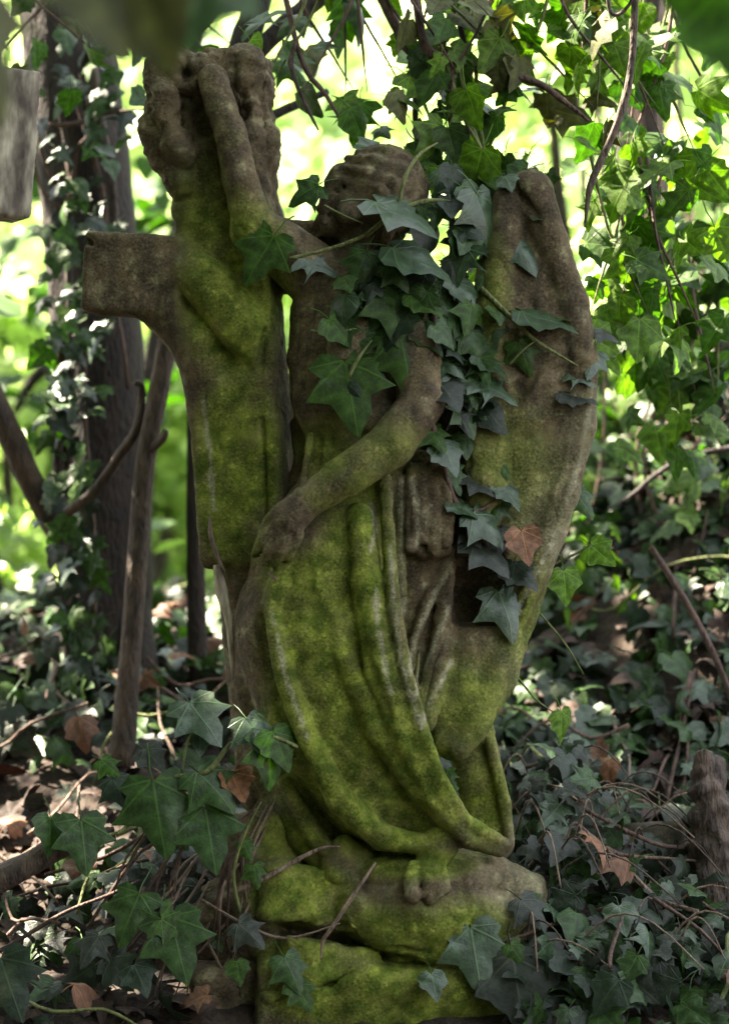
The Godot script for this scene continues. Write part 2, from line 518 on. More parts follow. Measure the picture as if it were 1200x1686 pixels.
	w.bar([800, 700, 30, 40, 800, 800, 34, 40, 780, 880, 34, 34, 756, 910, 40, 20], 20)
	w.bar([745, 1000, 50, 12, 725, 1100, 84, 14, 702, 1190, 112, 15], 10)
	w.bar([862, 360, 44, 5, 868, 440, 52, 9, 874, 500, 54, 12, 868, 550, 52, 7], 9, 1.0, 1)
	w.bar([838, 668, 66, 7, 856, 640, 60, 16, 880, 616, 62, 8], 9, 1.0, 1)
	w.bar([820, 688, 72, 4, 868, 680, 74, 6, 902, 650, 72, 6, 925, 600, 66, 4], 8, 1.0, 1)
	w.bar([800, 730, 84, 4, 830, 760, 76, 5, 880, 740, 66, 5], 14, 1.0, 1)
	w.bar([848, 310, 36, 6, 880, 352, 52, 6, 892, 420, 54, 5], 14, 1.0, 1)
	w.bar([900, 700, 70, 5, 880, 820, 66, 6, 840, 920, 62, 5], 16, 1.0, 1)
	for q in [[905, 430, 905, 600, 885, 690], [930, 520, 930, 640, 905, 760], [955, 600, 945, 740, 905, 850], [842, 400, 838, 500, 826, 590], [905, 760, 870, 900, 815, 1030], [935, 780, 890, 920, 835, 1050]]:
		w.bar([q[0], q[1], 58, 4, q[2], q[3], 62, 5, q[4], q[5], 60, 4], 7, 1.0, 1)
	w.box(790, 965, 46, 44, 52, 34, 6, 12, Vector3(0, 0, 10), 1)
	w.bar([760, 1010, 60, 22, 800, 1000, 56, 30], 12, 1.0, 1)
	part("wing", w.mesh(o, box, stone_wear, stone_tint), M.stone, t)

	# tip of the far wing behind the hem
	var u := Sculpt.new()
	u.cell = CELL
	u.bar([770, 1180, -30, 40, 792, 1290, -10, 40, 812, 1385, 0, 36], 10, 1.8)
	u.bar([776, 1260, 16, 4, 800, 1380, 26, 5], 8, 1.0, 1)
	u.bar([806, 1220, 10, 10, 830, 1320, 20, 11, 838, 1385, 20, 10], 12)
	part("far_wing_tip", u.mesh(o, box, stone_wear, stone_tint), M.stone, t)

	# the rock she stands on
	var r := Sculpt.new()
	r.cell = CELL
	r.ball(705, 1500, 44, 156, 84, 122, 10, 4)
	r.ball(710, 1436, 40, 150, 40, 96, 12, 2)
	r.bar([586, 1500, 110, 34, 640, 1542, 132, 26, 740, 1566, 130, 24, 840, 1536, 84, 36], 10)
	r.bar([800, 1440, 60, 34, 860, 1480, 40, 46], 14)
	r.box(600, 1560, -10, 220, 130, 70, 20, 10)
	r.box(430, 1405, 10, 54, 62, 56, 12, 6, Vector3(-10, 20, 8))
	r.box(505, 1486, 52, 84, 44, 70, 12, 6, Vector3(-16, 16, -14))
	r.box(560, 1432, 44, 44, 34, 60, 14, 10, Vector3(-10, 30, -30))
	r.box(400, 1510, 20, 70, 60, 70, 16, 6, Vector3(10, -14, 20))
	r.box(530, 1585, 74, 78, 34, 80, 10, 5, Vector3(-10, 12, -12))
	r.box(390, 1620, 30, 90, 50, 70, 14, 6, Vector3(4, 24, 6))
	r.box(660, 1652, 44, 236, 88, 112, 22, 8, Vector3(4, 2, -3))
	r.box(880, 1570, 10, 76, 56, 80, 18, 10, Vector3(0, -12, -8))
	r.bar([430, 1540, 116, 6, 520, 1545, 120, 9, 585, 1520, 126, 8], 8, 1.0, 1)
	r.bar([440, 1640, 150, 7, 540, 1620, 154, 8, 600, 1590, 156, 8], 8, 1.0, 1)
	r.bar([570, 1566, 160, 9, 640, 1600, 170, 12, 760, 1612, 170, 12, 860, 1584, 130, 9], 6, 1.0, 1)
	r.bar([640, 1555, 152, 4, 760, 1580, 158, 5], 8, 1.0, 1)
	part("rock_base", r.mesh(o, box, rock_wear, stone_tint), M.stone, t)

# ---------------------------------------------------------------- leaves, stems, bark
func leaf_outline(kind: int) -> PackedVector2Array:
	var half: Array
	match kind:
		0: half = [[0.0, 0.03], [0.12, -0.11], [0.30, -0.12], [0.46, 0.02], [0.36, 0.17], [0.44, 0.30], [0.60, 0.44], [0.40, 0.47], [0.25, 0.52], [0.20, 0.68], [0.11, 0.86], [0.0, 1.0]]
		1: half = [[0.0, 0.03], [0.16, -0.10], [0.36, -0.06], [0.50, 0.10], [0.45, 0.24], [0.52, 0.40], [0.38, 0.48], [0.27, 0.57], [0.20, 0.72], [0.10, 0.89], [0.0, 1.0]]
		2: half = [[0.0, 0.0], [0.20, -0.08], [0.38, 0.02], [0.46, 0.20], [0.42, 0.40], [0.32, 0.58], [0.20, 0.76], [0.09, 0.92], [0.0, 1.0]]
		_: half = [[0.0, 0.03], [0.14, -0.13], [0.36, -0.16], [0.55, -0.02], [0.36, 0.12], [0.34, 0.24], [0.52, 0.36], [0.68, 0.42], [0.42, 0.40], [0.20, 0.44], [0.15, 0.62], [0.08, 0.84], [0.0, 1.0]]
	var p := PackedVector2Array()
	for q in half:
		p.append(Vector2(q[0], q[1]))
	for i in range(half.size() - 2, 0, -1):
		p.append(Vector2(-half[i][0], half[i][1]))
	return p


# An ivy leaf one unit long, its base at the origin, its tip towards +y, its upper side towards +z; the stalk leads away behind it.
func leaf_mesh(kind: int, seed_: int, fold: float, curl: float, stalk := 0.55) -> ArrayMesh:
	var r := RandomNumberGenerator.new()
	r.seed = seed_
	var out := leaf_outline(kind)
	for i in out.size():
		out[i] += Vector2(r.randf_range(-0.03, 0.03), r.randf_range(-0.03, 0.03)) * (0.0 if i == 0 else 1.0)
	var ph := r.randf() * TAU
	var side := r.randf_range(-0.12, 0.12)
	var lift := func(p: Vector2) -> Vector3:
		var x := absf(p.x)
		var z := fold * x * (1.0 - 0.5 * x) - curl * (p.y - 0.1) * absf(p.y - 0.1) - curl * 0.7 * x * x * 2.2
		z += 0.035 * sin(p.x * 9.0 + ph) * cos(p.y * 8.0 + ph) + side * p.x
		return Vector3(p.x, p.y, z)
	var st := SurfaceTool.new()
	st.begin(Mesh.PRIMITIVE_TRIANGLES)
	var mid := Vector2(0, 0.3)
	var n := out.size()
	var uv := func(p: Vector2) -> Vector2: return Vector2(0.5 + p.x / 1.5, (p.y + 0.22) / 1.3)
	var ids := []
	for ring in [0.0, 0.5, 1.0]:
		for i in (1 if ring == 0.0 else n):
			var p: Vector2 = mid.lerp(out[i], ring)
			st.set_uv(uv.call(p))
			st.add_vertex(lift.call(p))
	for i in n:
		var j := (i + 1) % n
		for t in [0, 1 + j, 1 + i, 1 + i, 1 + j, 1 + n + i, 1 + j, 1 + n + j, 1 + n + i]:
			st.add_index(t)
	if stalk > 0.0:
		var at := 1 + 2 * n
		for i in 4:
			var q := i / 3.0
			var c := Vector3(r.randf_range(-0.05, 0.05) * q, -stalk * q + 0.04, -0.22 * q * q - 0.005)
			for s in 3:
				var a := TAU * s / 3.0
				st.set_uv(Vector2(0.5, 0.17))
				st.add_vertex(c + Vector3(cos(a), 0, sin(a)) * 0.016)
		for i in 3:
			for s in 3:
				var s2 := (s + 1) % 3
				for t in [at + i * 3 + s, at + i * 3 + s2, at + i * 3 + 3 + s, at + i * 3 + s2, at + i * 3 + 3 + s2, at + i * 3 + 3 + s]:
					st.add_index(t)
	st.generate_normals()
	return st.commit()


func leaf_texture(seed_: int, base: Color, vein: Color) -> ImageTexture:
	var n := FastNoiseLite.new()
	n.seed = seed_
	n.frequency = 0.03
	n.fractal_octaves = 4
	var im := Image.create(192, 192, false, Image.FORMAT_RGB8)
	var tips := [Vector2(0, 1), Vector2(0.6, 0.44), Vector2(-0.6, 0.44), Vector2(0.46, 0.02), Vector2(-0.46, 0.02)]
	for y in 192:
		for x in 192:
			var p := Vector2((x / 192.0 - 0.5) * 1.5, y / 192.0 * 1.3 - 0.22)
			var v := 0.0
			for t: Vector2 in tips:
				var h := clampf(p.dot(t) / t.length_squared(), 0, 1)
				var d := (p - t * h).length()
				var w := 0.016 * (1.1 - h)
				v = maxf(v, 1.0 - smoothstep(w * 0.4, w + 0.010, d))
				# side veins
				var along := p.dot(t.normalized())
				var off := absf(t.normalized().cross(p))
				var sv := absf(fposmod((along - off * 0.9) * 9.0, 1.0) - 0.5)
				if off < 0.22 and along > 0.1:
					v = maxf(v, 0.28 * (1.0 - smoothstep(0.0, 0.10, sv)) * (1.0 - off / 0.22))
			var m := 1.0 + n.get_noise_2d(x, y) * 0.35 + n.get_noise_2d(x * 5.0, y * 5.0) * 0.16
			var c := (base * m).lerp(vein, v * 0.7)
			im.set_pixel(x, y, Color(clampf(c.r, 0, 1), clampf(c.g, 0, 1), clampf(c.b, 0, 1)))
	return ImageTexture.create_from_image(im)


func lin(r: float, g: float, b: float) -> Color:
	return Color(r, g, b).linear_to_srgb()


func leaf_mat(c: Color, tex: Texture2D, rough: float, back: Color) -> StandardMaterial3D:
	var m := StandardMaterial3D.new()
	m.albedo_color = c
	m.albedo_texture = tex
	if tex:
		m.heightmap_enabled = true
		m.heightmap_texture = tex
		m.heightmap_scale = 0.12
	m.roughness = rough
	m.cull_mode = BaseMaterial3D.CULL_DISABLED
	m.backlight_enabled = true
	m.backlight = back
	return m


func noise_tex(seed_: int, freq: float, lo: Color, hi: Color, octaves := 4, size := 512, contrast := 1.0) -> ImageTexture:
	var n := FastNoiseLite.new()
	n.seed = seed_
	n.frequency = freq
	n.fractal_octaves = octaves
	var g := n.get_seamless_image(size, size)
	g.convert(Image.FORMAT_L8)
	var d := g.get_data()
	var o := PackedByteArray()
	o.resize(size * size * 3)
	for i in d.size():
		var t := clampf((d[i] / 255.0 - 0.5) * contrast + 0.5, 0, 1)
		var c := lo.lerp(hi, t)
		o[i * 3] = int(clampf(c.r, 0, 1) * 255)
		o[i * 3 + 1] = int(clampf(c.g, 0, 1) * 255)
		o[i * 3 + 2] = int(clampf(c.b, 0, 1) * 255)
	return ImageTexture.create_from_image(Image.create_from_data(size, size, false, Image.FORMAT_RGB8, o))


func bump_tex(seed_: int, freq: float, size := 512, octaves := 5) -> ImageTexture:
	var n := FastNoiseLite.new()
	n.seed = seed_
	n.frequency = freq
	n.fractal_octaves = octaves
	var g := n.get_seamless_image(size, size)
	g.convert(Image.FORMAT_L8)
	return ImageTexture.create_from_image(g)


# relief of weathered stone: flaking crusts, pits and fine grit
func crust_tex() -> ImageTexture:
	var size := 1024
	var n := FastNoiseLite.new()
	n.seed = 33
	n.noise_type = FastNoiseLite.TYPE_CELLULAR
	n.cellular_return_type = FastNoiseLite.RETURN_DISTANCE2_SUB
	n.frequency = 0.022
	n.fractal_octaves = 3
	n.domain_warp_enabled = true
	n.domain_warp_amplitude = 20.0
	n.domain_warp_frequency = 0.03
	var flakes := n.get_seamless_image(size, size)
	var m := FastNoiseLite.new()
	m.seed = 34
	m.frequency = 0.07
	m.fractal_octaves = 5
	var grit := m.get_seamless_image(size, size)
	flakes.convert(Image.FORMAT_L8)
	grit.convert(Image.FORMAT_L8)
	var a := flakes.get_data()
	var b := grit.get_data()
	var o := PackedByteArray()
	o.resize(a.size())
	for i in a.size():
		o[i] = clampi(int(a[i] * 0.45 + b[i] * 0.55), 0, 255)
	return ImageTexture.create_from_image(Image.create_from_data(size, size, false, Image.FORMAT_L8, o))


# Weathered stone: fine grain, pits, and round blotches of pale lichen.
func stone_texture() -> ImageTexture:
	var size := 1024
	var n := FastNoiseLite.new()
	n.seed = 21
	n.frequency = 0.11
	n.fractal_octaves = 5
	var fine := n.get_seamless_image(size, size)
	n.seed = 22
	n.frequency = 0.011
	n.fractal_octaves = 4
	var broad := n.get_seamless_image(size, size)
	n.seed = 23
	n.noise_type = FastNoiseLite.TYPE_CELLULAR
	n.cellular_return_type = FastNoiseLite.RETURN_DISTANCE
	n.cellular_distance_function = FastNoiseLite.DISTANCE_EUCLIDEAN
	n.cellular_jitter = 1.0
	n.frequency = 0.03
	n.fractal_type = FastNoiseLite.FRACTAL_NONE
	n.domain_warp_enabled = true
	n.domain_warp_amplitude = 12.0
	n.domain_warp_frequency = 0.05
	var spots := n.get_seamless_image(size, size)
	for im in [fine, broad, spots]:
		im.convert(Image.FORMAT_L8)
	var a: PackedByteArray = fine.get_data()
	var b: PackedByteArray = broad.get_data()
	var c: PackedByteArray = spots.get_data()
	var o := PackedByteArray()
	o.resize(size * size * 3)
	for i in a.size():
		var f := a[i] / 255.0
		var w := b[i] / 255.0
		var s := c[i] / 255.0
		var v := 0.74 + (f - 0.5) * 0.30 + (w - 0.5) * 0.50
		if f < 0.30: v -= (0.30 - f) * 1.6
		if f > 0.70: v += (f - 0.70) * 1.2
		var l := smoothstep(0.20, 0.08, s) * smoothstep(0.44, 0.56, w)
		v += l * 0.36 * (0.4 + f)
		o[i * 3] = int(clampf(v * 1.0 + l * 0.03, 0, 1) * 255)
		o[i * 3 + 1] = int(clampf(v + l * 0.02, 0, 1) * 255)
		o[i * 3 + 2] = int(clampf(v * 0.98 + l * 0.03, 0, 1) * 255)
	return ImageTexture.create_from_image(Image.create_from_data(size, size, false, Image.FORMAT_RGB8, o))


func tri(m: StandardMaterial3D, scale: float) -> StandardMaterial3D:
	m.uv1_triplanar = true
	m.uv1_scale = Vector3.ONE * scale
	return m


# A bent, tapered stem through points given as Vector3 with radii; its skin is knobbly by bumps.
func tube(pts: Array, radii: Array, sides := 6, bumps := 0.12, steps := 4, seed_ := 1) -> ArrayMesh:
	var path := PackedVector3Array()
	var rad := PackedFloat32Array()
	var n := pts.size()
	for i in n - 1:
		var p0: Vector3 = pts[maxi(i - 1, 0)]
		var p1: Vector3 = pts[i]
		var p2: Vector3 = pts[i + 1]
		var p3: Vector3 = pts[mini(i + 2, n - 1)]
		for s in steps:
			var t := s / float(steps)
			path.append(p1.cubic_interpolate(p2, p0, p3, t))
			rad.append(lerpf(radii[i], radii[i + 1], t))
	path.append(pts[n - 1])
	rad.append(radii[n - 1])
	var r := RandomNumberGenerator.new()
	r.seed = seed_
	var st := SurfaceTool.new()
	st.begin(Mesh.PRIMITIVE_TRIANGLES)
	var up := Vector3(0.31, 0.17, 0.93)
	var ph := r.randf() * TAU
	for i in path.size():
		var d := (path[mini(i + 1, path.size() - 1)] - path[maxi(i - 1, 0)]).normalized()
		var u := d.cross(up).normalized()
		var w := u.cross(d).normalized()
		up = w
		for s in sides:
			var ang := TAU * s / sides
			var k := 1.0 + bumps * (0.6 * sin(ang * 3.0 + ph + i * 0.35) + r.randf_range(-0.7, 0.7))
			st.set_uv(Vector2(s / float(sides), i * 0.2))
			st.add_vertex(path[i] + (u * cos(ang) + w * sin(ang)) * rad[i] * k)
	for i in path.size() - 1:
		for s in sides:
			var s2 := (s + 1) % sides
			for t in [i * sides + s, i * sides + s2, (i + 1) * sides + s, i * sides + s2, (i + 1) * sides + s2, (i + 1) * sides + s]:
				st.add_index(t)
	for e in 2:
		var at := path.size() * sides + e
		st.set_uv(Vector2(0.5, 0.5))
		st.add_vertex(path[0] if e == 0 else path[path.size() - 1])
		var o := 0 if e == 0 else (path.size() - 1) * sides
		for s in sides:
			var s2 := (s + 1) % sides
			for t in ([at, o + s2, o + s] if e == 0 else [at, o + s, o + s2]):
				st.add_index(t)
	st.generate_normals()
	return st.commit()


# the same, its points as x, y (photograph pixels), depth (pixels), radius (pixels), four numbers each
func stem(q: Array, sides := 6, bumps := 0.12, steps := 4) -> ArrayMesh:
	var pts := []
	var radii := []
	for i in range(0, q.size(), 4):
		pts.append(V(q[i], q[i + 1], q[i + 2] * S))
		radii.append(q[i + 3] * S * (0.45 if i == q.size() - 4 and q[i + 3] < 5 else 1.0))
	return tube(pts, radii, sides, bumps, steps, int(q[0] * 7 + q[1]))


func leaf_xf(at: Vector3, size: float, normal: Vector3, tip: Vector3) -> Transform3D:
	var z := normal.normalized()
	var y := (tip - z * tip.dot(z)).normalized()
	var x := y.cross(z)
	return Transform3D(Basis(x, y, z) * size, at)


var leaves: Array[ArrayMesh] = []
var dried: Array[ArrayMesh] = []

# One leaf of a plant, a part of its own. x, y: where its middle shows, size: its length in pixels, turn: degrees of its tip from straight down
# (towards the right), pitch and yaw: how its upper side leans from facing the front (up, right).
func leaf_at(parent: Node3D, x: float, y: float, z: float, size: float, turn: float, pitch: float, yaw: float, shape: int, mat: Material) -> void:
	var n := Vector3(0, 0, 1).rotated(Vector3(1, 0, 0), -deg_to_rad(pitch)).rotated(Vector3(0, 1, 0), deg_to_rad(yaw))
	var tip := Vector3(sin(deg_to_rad(turn)), -cos(deg_to_rad(turn)), 0)
	var xf := leaf_xf(V(x, y, z * S), size * S, n, tip)
	xf.origin -= xf.basis.y * 0.42
	xf.origin -= parent.position
	part("leaf", leaves[shape], mat, parent, xf)


func cloud(called: String, mesh: Mesh, mat: Material, parent: Node3D, xfs: Array, tints: Array = []) -> MultiMeshInstance3D:
	var mm := MultiMesh.new()
	mm.transform_format = MultiMesh.TRANSFORM_3D
	mm.use_colors = not tints.is_empty()
	mm.mesh = mesh
	mm.instance_count = xfs.size()
	for i in xfs.size():
		mm.set_instance_transform(i, xfs[i])
		if not tints.is_empty():
			mm.set_instance_color(i, tints[i])
	var o := MultiMeshInstance3D.new()
	o.name = numbered(called) if parent == self else called
	o.multimesh = mm
	o.material_override = mat
	o.set_meta("kind", "stuff")
	parent.add_child(o, true)
	return o


func rv(r := 1.0) -> Vector3:
	return Vector3(rng.randf_range(-r, r), rng.randf_range(-r, r), rng.randf_range(-r, r))


func pick(a: Array) -> Variant:
	return a[rng.randi() % a.size()]


# Leaves of a plant by their transforms: those that show largest as parts, the rest as one part.
func dress(t: Node3D, xfs: Array, mats: Array, most: int) -> void:
	var eye := Vector3(0, MID, DIST)
	var scored := []
	for xf: Transform3D in xfs:
		var p := xf.origin - eye
		var inside := absf(p.x / p.z) < 0.19 and absf(p.y / p.z) < 0.26
		scored.append([(xf.basis.y.length() / -p.z) * (1.0 if inside else 0.05), xf])
	scored.sort_custom(func(a, b): return a[0] > b[0])
	var rest := {}
	for i in scored.size():
		var l: int = rng.randi() % leaves.size()
		var m: int = rng.randi() % mats.size()
		if i < most:
			part("leaf", leaves[l], mats[m], t, scored[i][1])
		else:
			var k := (m % 3) + 3 * (l % 2)
			if not rest.has(k): rest[k] = []
			rest[k].append(scored[i][1])
	for k in rest:
		cloud("small_leaves", leaves[k / 3], mats[(k % 3) % mats.size()], t, rest[k])


# ---------------------------------------------------------------- the ground
var lumps := FastNoiseLite.new()

func ground(x: float, z: float) -> float:
	var h := 0.08 - 0.45 * maxf(z, -0.9)
	if z < -0.9: h += 0.03 * (-0.9 - z)
	if z > 0.0: h = 0.08 - 0.35 * minf(z, 1.6)
	h += 0.50 * smoothstep(0.12, 0.75, x) * smoothstep(0.1, -1.2, z) * (1.0 - smoothstep(-2.2, -4.5, z))
	h -= 0.22 * smoothstep(-1.2, -4.0, z)
	h += 0.03 * lumps.get_noise_2d(x * 3.0, z * 3.0) + 0.012 * lumps.get_noise_2d(x * 14.0, z * 14.0)
	return h


# height of the ivy that lies on the ground, mounded beside the statue
func mound(x: float, z: float) -> float:
	return 0.20 * exp(-((x - 0.27) ** 2 / 0.016 + (z + 0.10) ** 2 / 0.05)) + 0.12 * exp(-((x + 0.28) ** 2 / 0.02 + (z + 0.02) ** 2 / 0.03)) + 0.11 * exp(-((x + 0.42) ** 2 / 0.05 + (z + 0.62) ** 2 / 0.05)) + 0.06 * exp(-((x - 0.45) ** 2 / 0.02 + (z - 0.1) ** 2 / 0.03))


func build_ground() -> void:
	lumps.seed = 4
	lumps.frequency = 0.7
	lumps.fractal_octaves = 3
	var xs := PackedFloat32Array()
	var zs := PackedFloat32Array()
	for i in 121:
		var t := i / 60.0 - 1.0
		xs.append(signf(t) * (absf(t) * 1.8 + 58.0 * pow(absf(t), 5.0)))
	for i in 121:
		var t := i / 60.0 - 1.0
		zs.append(-0.8 + signf(t) * (absf(t) * 1.8 + 58.0 * pow(absf(t), 5.0)))
	var st := SurfaceTool.new()
	st.begin(Mesh.PRIMITIVE_TRIANGLES)
	for z in zs:
		for x in xs:
			var lawn := smoothstep(-2.8, -3.8, z + 0.35 * lumps.get_noise_2d(x, z))
			var soil := Color(0.035, 0.024, 0.017).lerp(Color(0.07, 0.044, 0.028), clampf(0.5 + lumps.get_noise_2d(x * 9.0, z * 9.0), 0, 1))
			st.set_color(soil.lerp(Color(0.085, 0.115, 0.05), lawn))
			st.set_uv(Vector2(x, z))
			st.add_vertex(Vector3(x, ground(x, z), z))
	for j in zs.size() - 1:
		for i in xs.size() - 1:
			var o := j * xs.size() + i
			for t in [o, o + 1, o + xs.size(), o + 1, o + xs.size() + 1, o + xs.size()]:
				st.add_index(t)
	st.generate_normals()
	var g := part("ground", st.commit(), M.soil, self)
	g.set_meta("kind", "structure")
	g.set_meta("label", "dark leaf-strewn earth bank rising behind the statue, grass beyond")

const CELL := 0.0042

func build_materials() -> void:
	var st := StandardMaterial3D.new()
	st.vertex_color_use_as_albedo = true
	st.roughness = 0.92
	st.metallic_specular = 0.3
	st.albedo_texture = stone_texture()
	st.heightmap_enabled = true
	st.heightmap_texture = crust_tex()
	st.heightmap_scale = 0.16
	M.stone = tri(st, 1.8)
	var so := StandardMaterial3D.new()
	so.vertex_color_use_as_albedo = true
	so.roughness = 0.95
	so.albedo_texture = noise_tex(41, 0.03, Color(0.45, 0.42, 0.4), Color(1, 1, 1), 5)
	so.heightmap_enabled = true
	so.heightmap_texture = bump_tex(42, 0.03)
	so.heightmap_scale = 1.2
	M.soil = tri(so, 2.2)
	var bump := bump_tex(51, 0.025)
	var barks := {"bark": [lin(0.036, 0.024, 0.018), lin(0.016, 0.011, 0.010)], "bark_grey": [lin(0.105, 0.072, 0.054), lin(0.035, 0.025, 0.021)], "vine": [lin(0.13, 0.075, 0.055), lin(0.055, 0.033, 0.028)], "vine_green": [lin(0.17, 0.19, 0.06), lin(0.08, 0.09, 0.03)], "twig": [lin(0.24, 0.17, 0.125), lin(0.10, 0.065, 0.05)], "pale": [lin(0.55, 0.47, 0.36), lin(0.17, 0.13, 0.10)]}
	for k in barks:
		var b := StandardMaterial3D.new()
		b.albedo_texture = noise_tex(k.hash() % 1000, 0.02, barks[k][1], barks[k][0], 5, 256, 1.7)
		b.roughness = 0.85
		b.heightmap_enabled = true
		b.heightmap_texture = bump
		b.heightmap_scale = 0.5
		M[k] = tri(b, 5.0)
		b.uv1_scale = Vector3(9, 3, 9)
	var gl := StandardMaterial3D.new()
	gl.albedo_texture = noise_tex(61, 0.02, lin(0.05, 0.035, 0.03), lin(0.52, 0.47, 0.36), 5, 256, 1.5)
	gl.roughness = 0.9
	M.pale_stone = tri(gl, 4.0)
	gl.uv1_scale = Vector3(8, 2.5, 8)
	var t1 := leaf_texture(1, Color(0.70, 0.70, 0.70), Color(1, 1, 0.86))
	var t2 := leaf_texture(2, Color(0.66, 0.68, 0.68), Color(1, 1, 0.92))
	var td := leaf_texture(3, Color(0.66, 0.62, 0.6), Color(0.95, 0.9, 0.8))
	M.ivy = leaf_mat(lin(0.100, 0.200, 0.038), t1, 0.48, Color(0.75, 0.95, 0.25))
	M.ivy_mid = leaf_mat(lin(0.066, 0.132, 0.038), t1, 0.42, Color(0.5, 0.62, 0.18))
	M.ivy_blue = leaf_mat(lin(0.068, 0.118, 0.054), t2, 0.36, Color(0.25, 0.3, 0.12))
	M.ivy_dark = leaf_mat(lin(0.026, 0.046, 0.022), t2, 0.42, Color(0.25, 0.32, 0.1))
	M.ivy_dull = leaf_mat(lin(0.050, 0.058, 0.042), t2, 0.46, Color(0.2, 0.24, 0.12))
	M.ivy_young = leaf_mat(lin(0.220, 0.360, 0.075), t1, 0.5, Color(0.85, 1.0, 0.28))
	M.ivy_olive = leaf_mat(lin(0.120, 0.130, 0.030), t1, 0.7, Color(0.6, 0.6, 0.15))
	M.dead = leaf_mat(lin(0.26, 0.13, 0.065), td, 0.7, Color(0.35, 0.2, 0.1))
	M.dead_dark = leaf_mat(lin(0.075, 0.038, 0.022), td, 0.75, Color(0.2, 0.1, 0.05))
	M.dead_pale = leaf_mat(lin(0.40, 0.20, 0.10), td, 0.65, Color(0.4, 0.25, 0.12))
	M.sunny = leaf_mat(lin(0.105, 0.150, 0.078), null, 0.35, Color(0.9, 1.0, 0.65))
	M.sunny_dark = leaf_mat(lin(0.05, 0.09, 0.025), null, 0.4, Color(0.6, 0.75, 0.3))
	M.canopy = leaf_mat(lin(0.07, 0.13, 0.03), null, 0.5, Color(0.3, 0.4, 0.1))
	for k in ["ivy_dark", "ivy_dull", "ivy_mid", "ivy", "ivy_young"]:
		M[k].metallic_specular = 0.38
	M.soil.cull_mode = BaseMaterial3D.CULL_DISABLED
	for q in [[0, 1, 0.10, 0.16], [0, 2, -0.08, 0.3], [1, 3, 0.14, 0.22], [1, 4, 0.02, 0.1], [3, 5, 0.08, 0.18], [2, 6, 0.2, 0.2], [3, 7, -0.1, 0.3], [0, 8, 0.3, 0.25], [1, 9, 0.35, 0.35], [0, 10, -0.15, 0.5], [2, 11, 0.1, 0.5], [1, 12, 0.22, -0.15]]:
		leaves.append(leaf_mesh(q[0], q[1], q[2], q[3]))
	for q in [[2, 21, 0.55, 0.7], [1, 22, 0.4, -0.5], [0, 23, 0.6, 0.5], [1, 24, -0.5, 0.6]]:
		dried.append(leaf_mesh(q[0], q[1], q[2], q[3], 0.3))


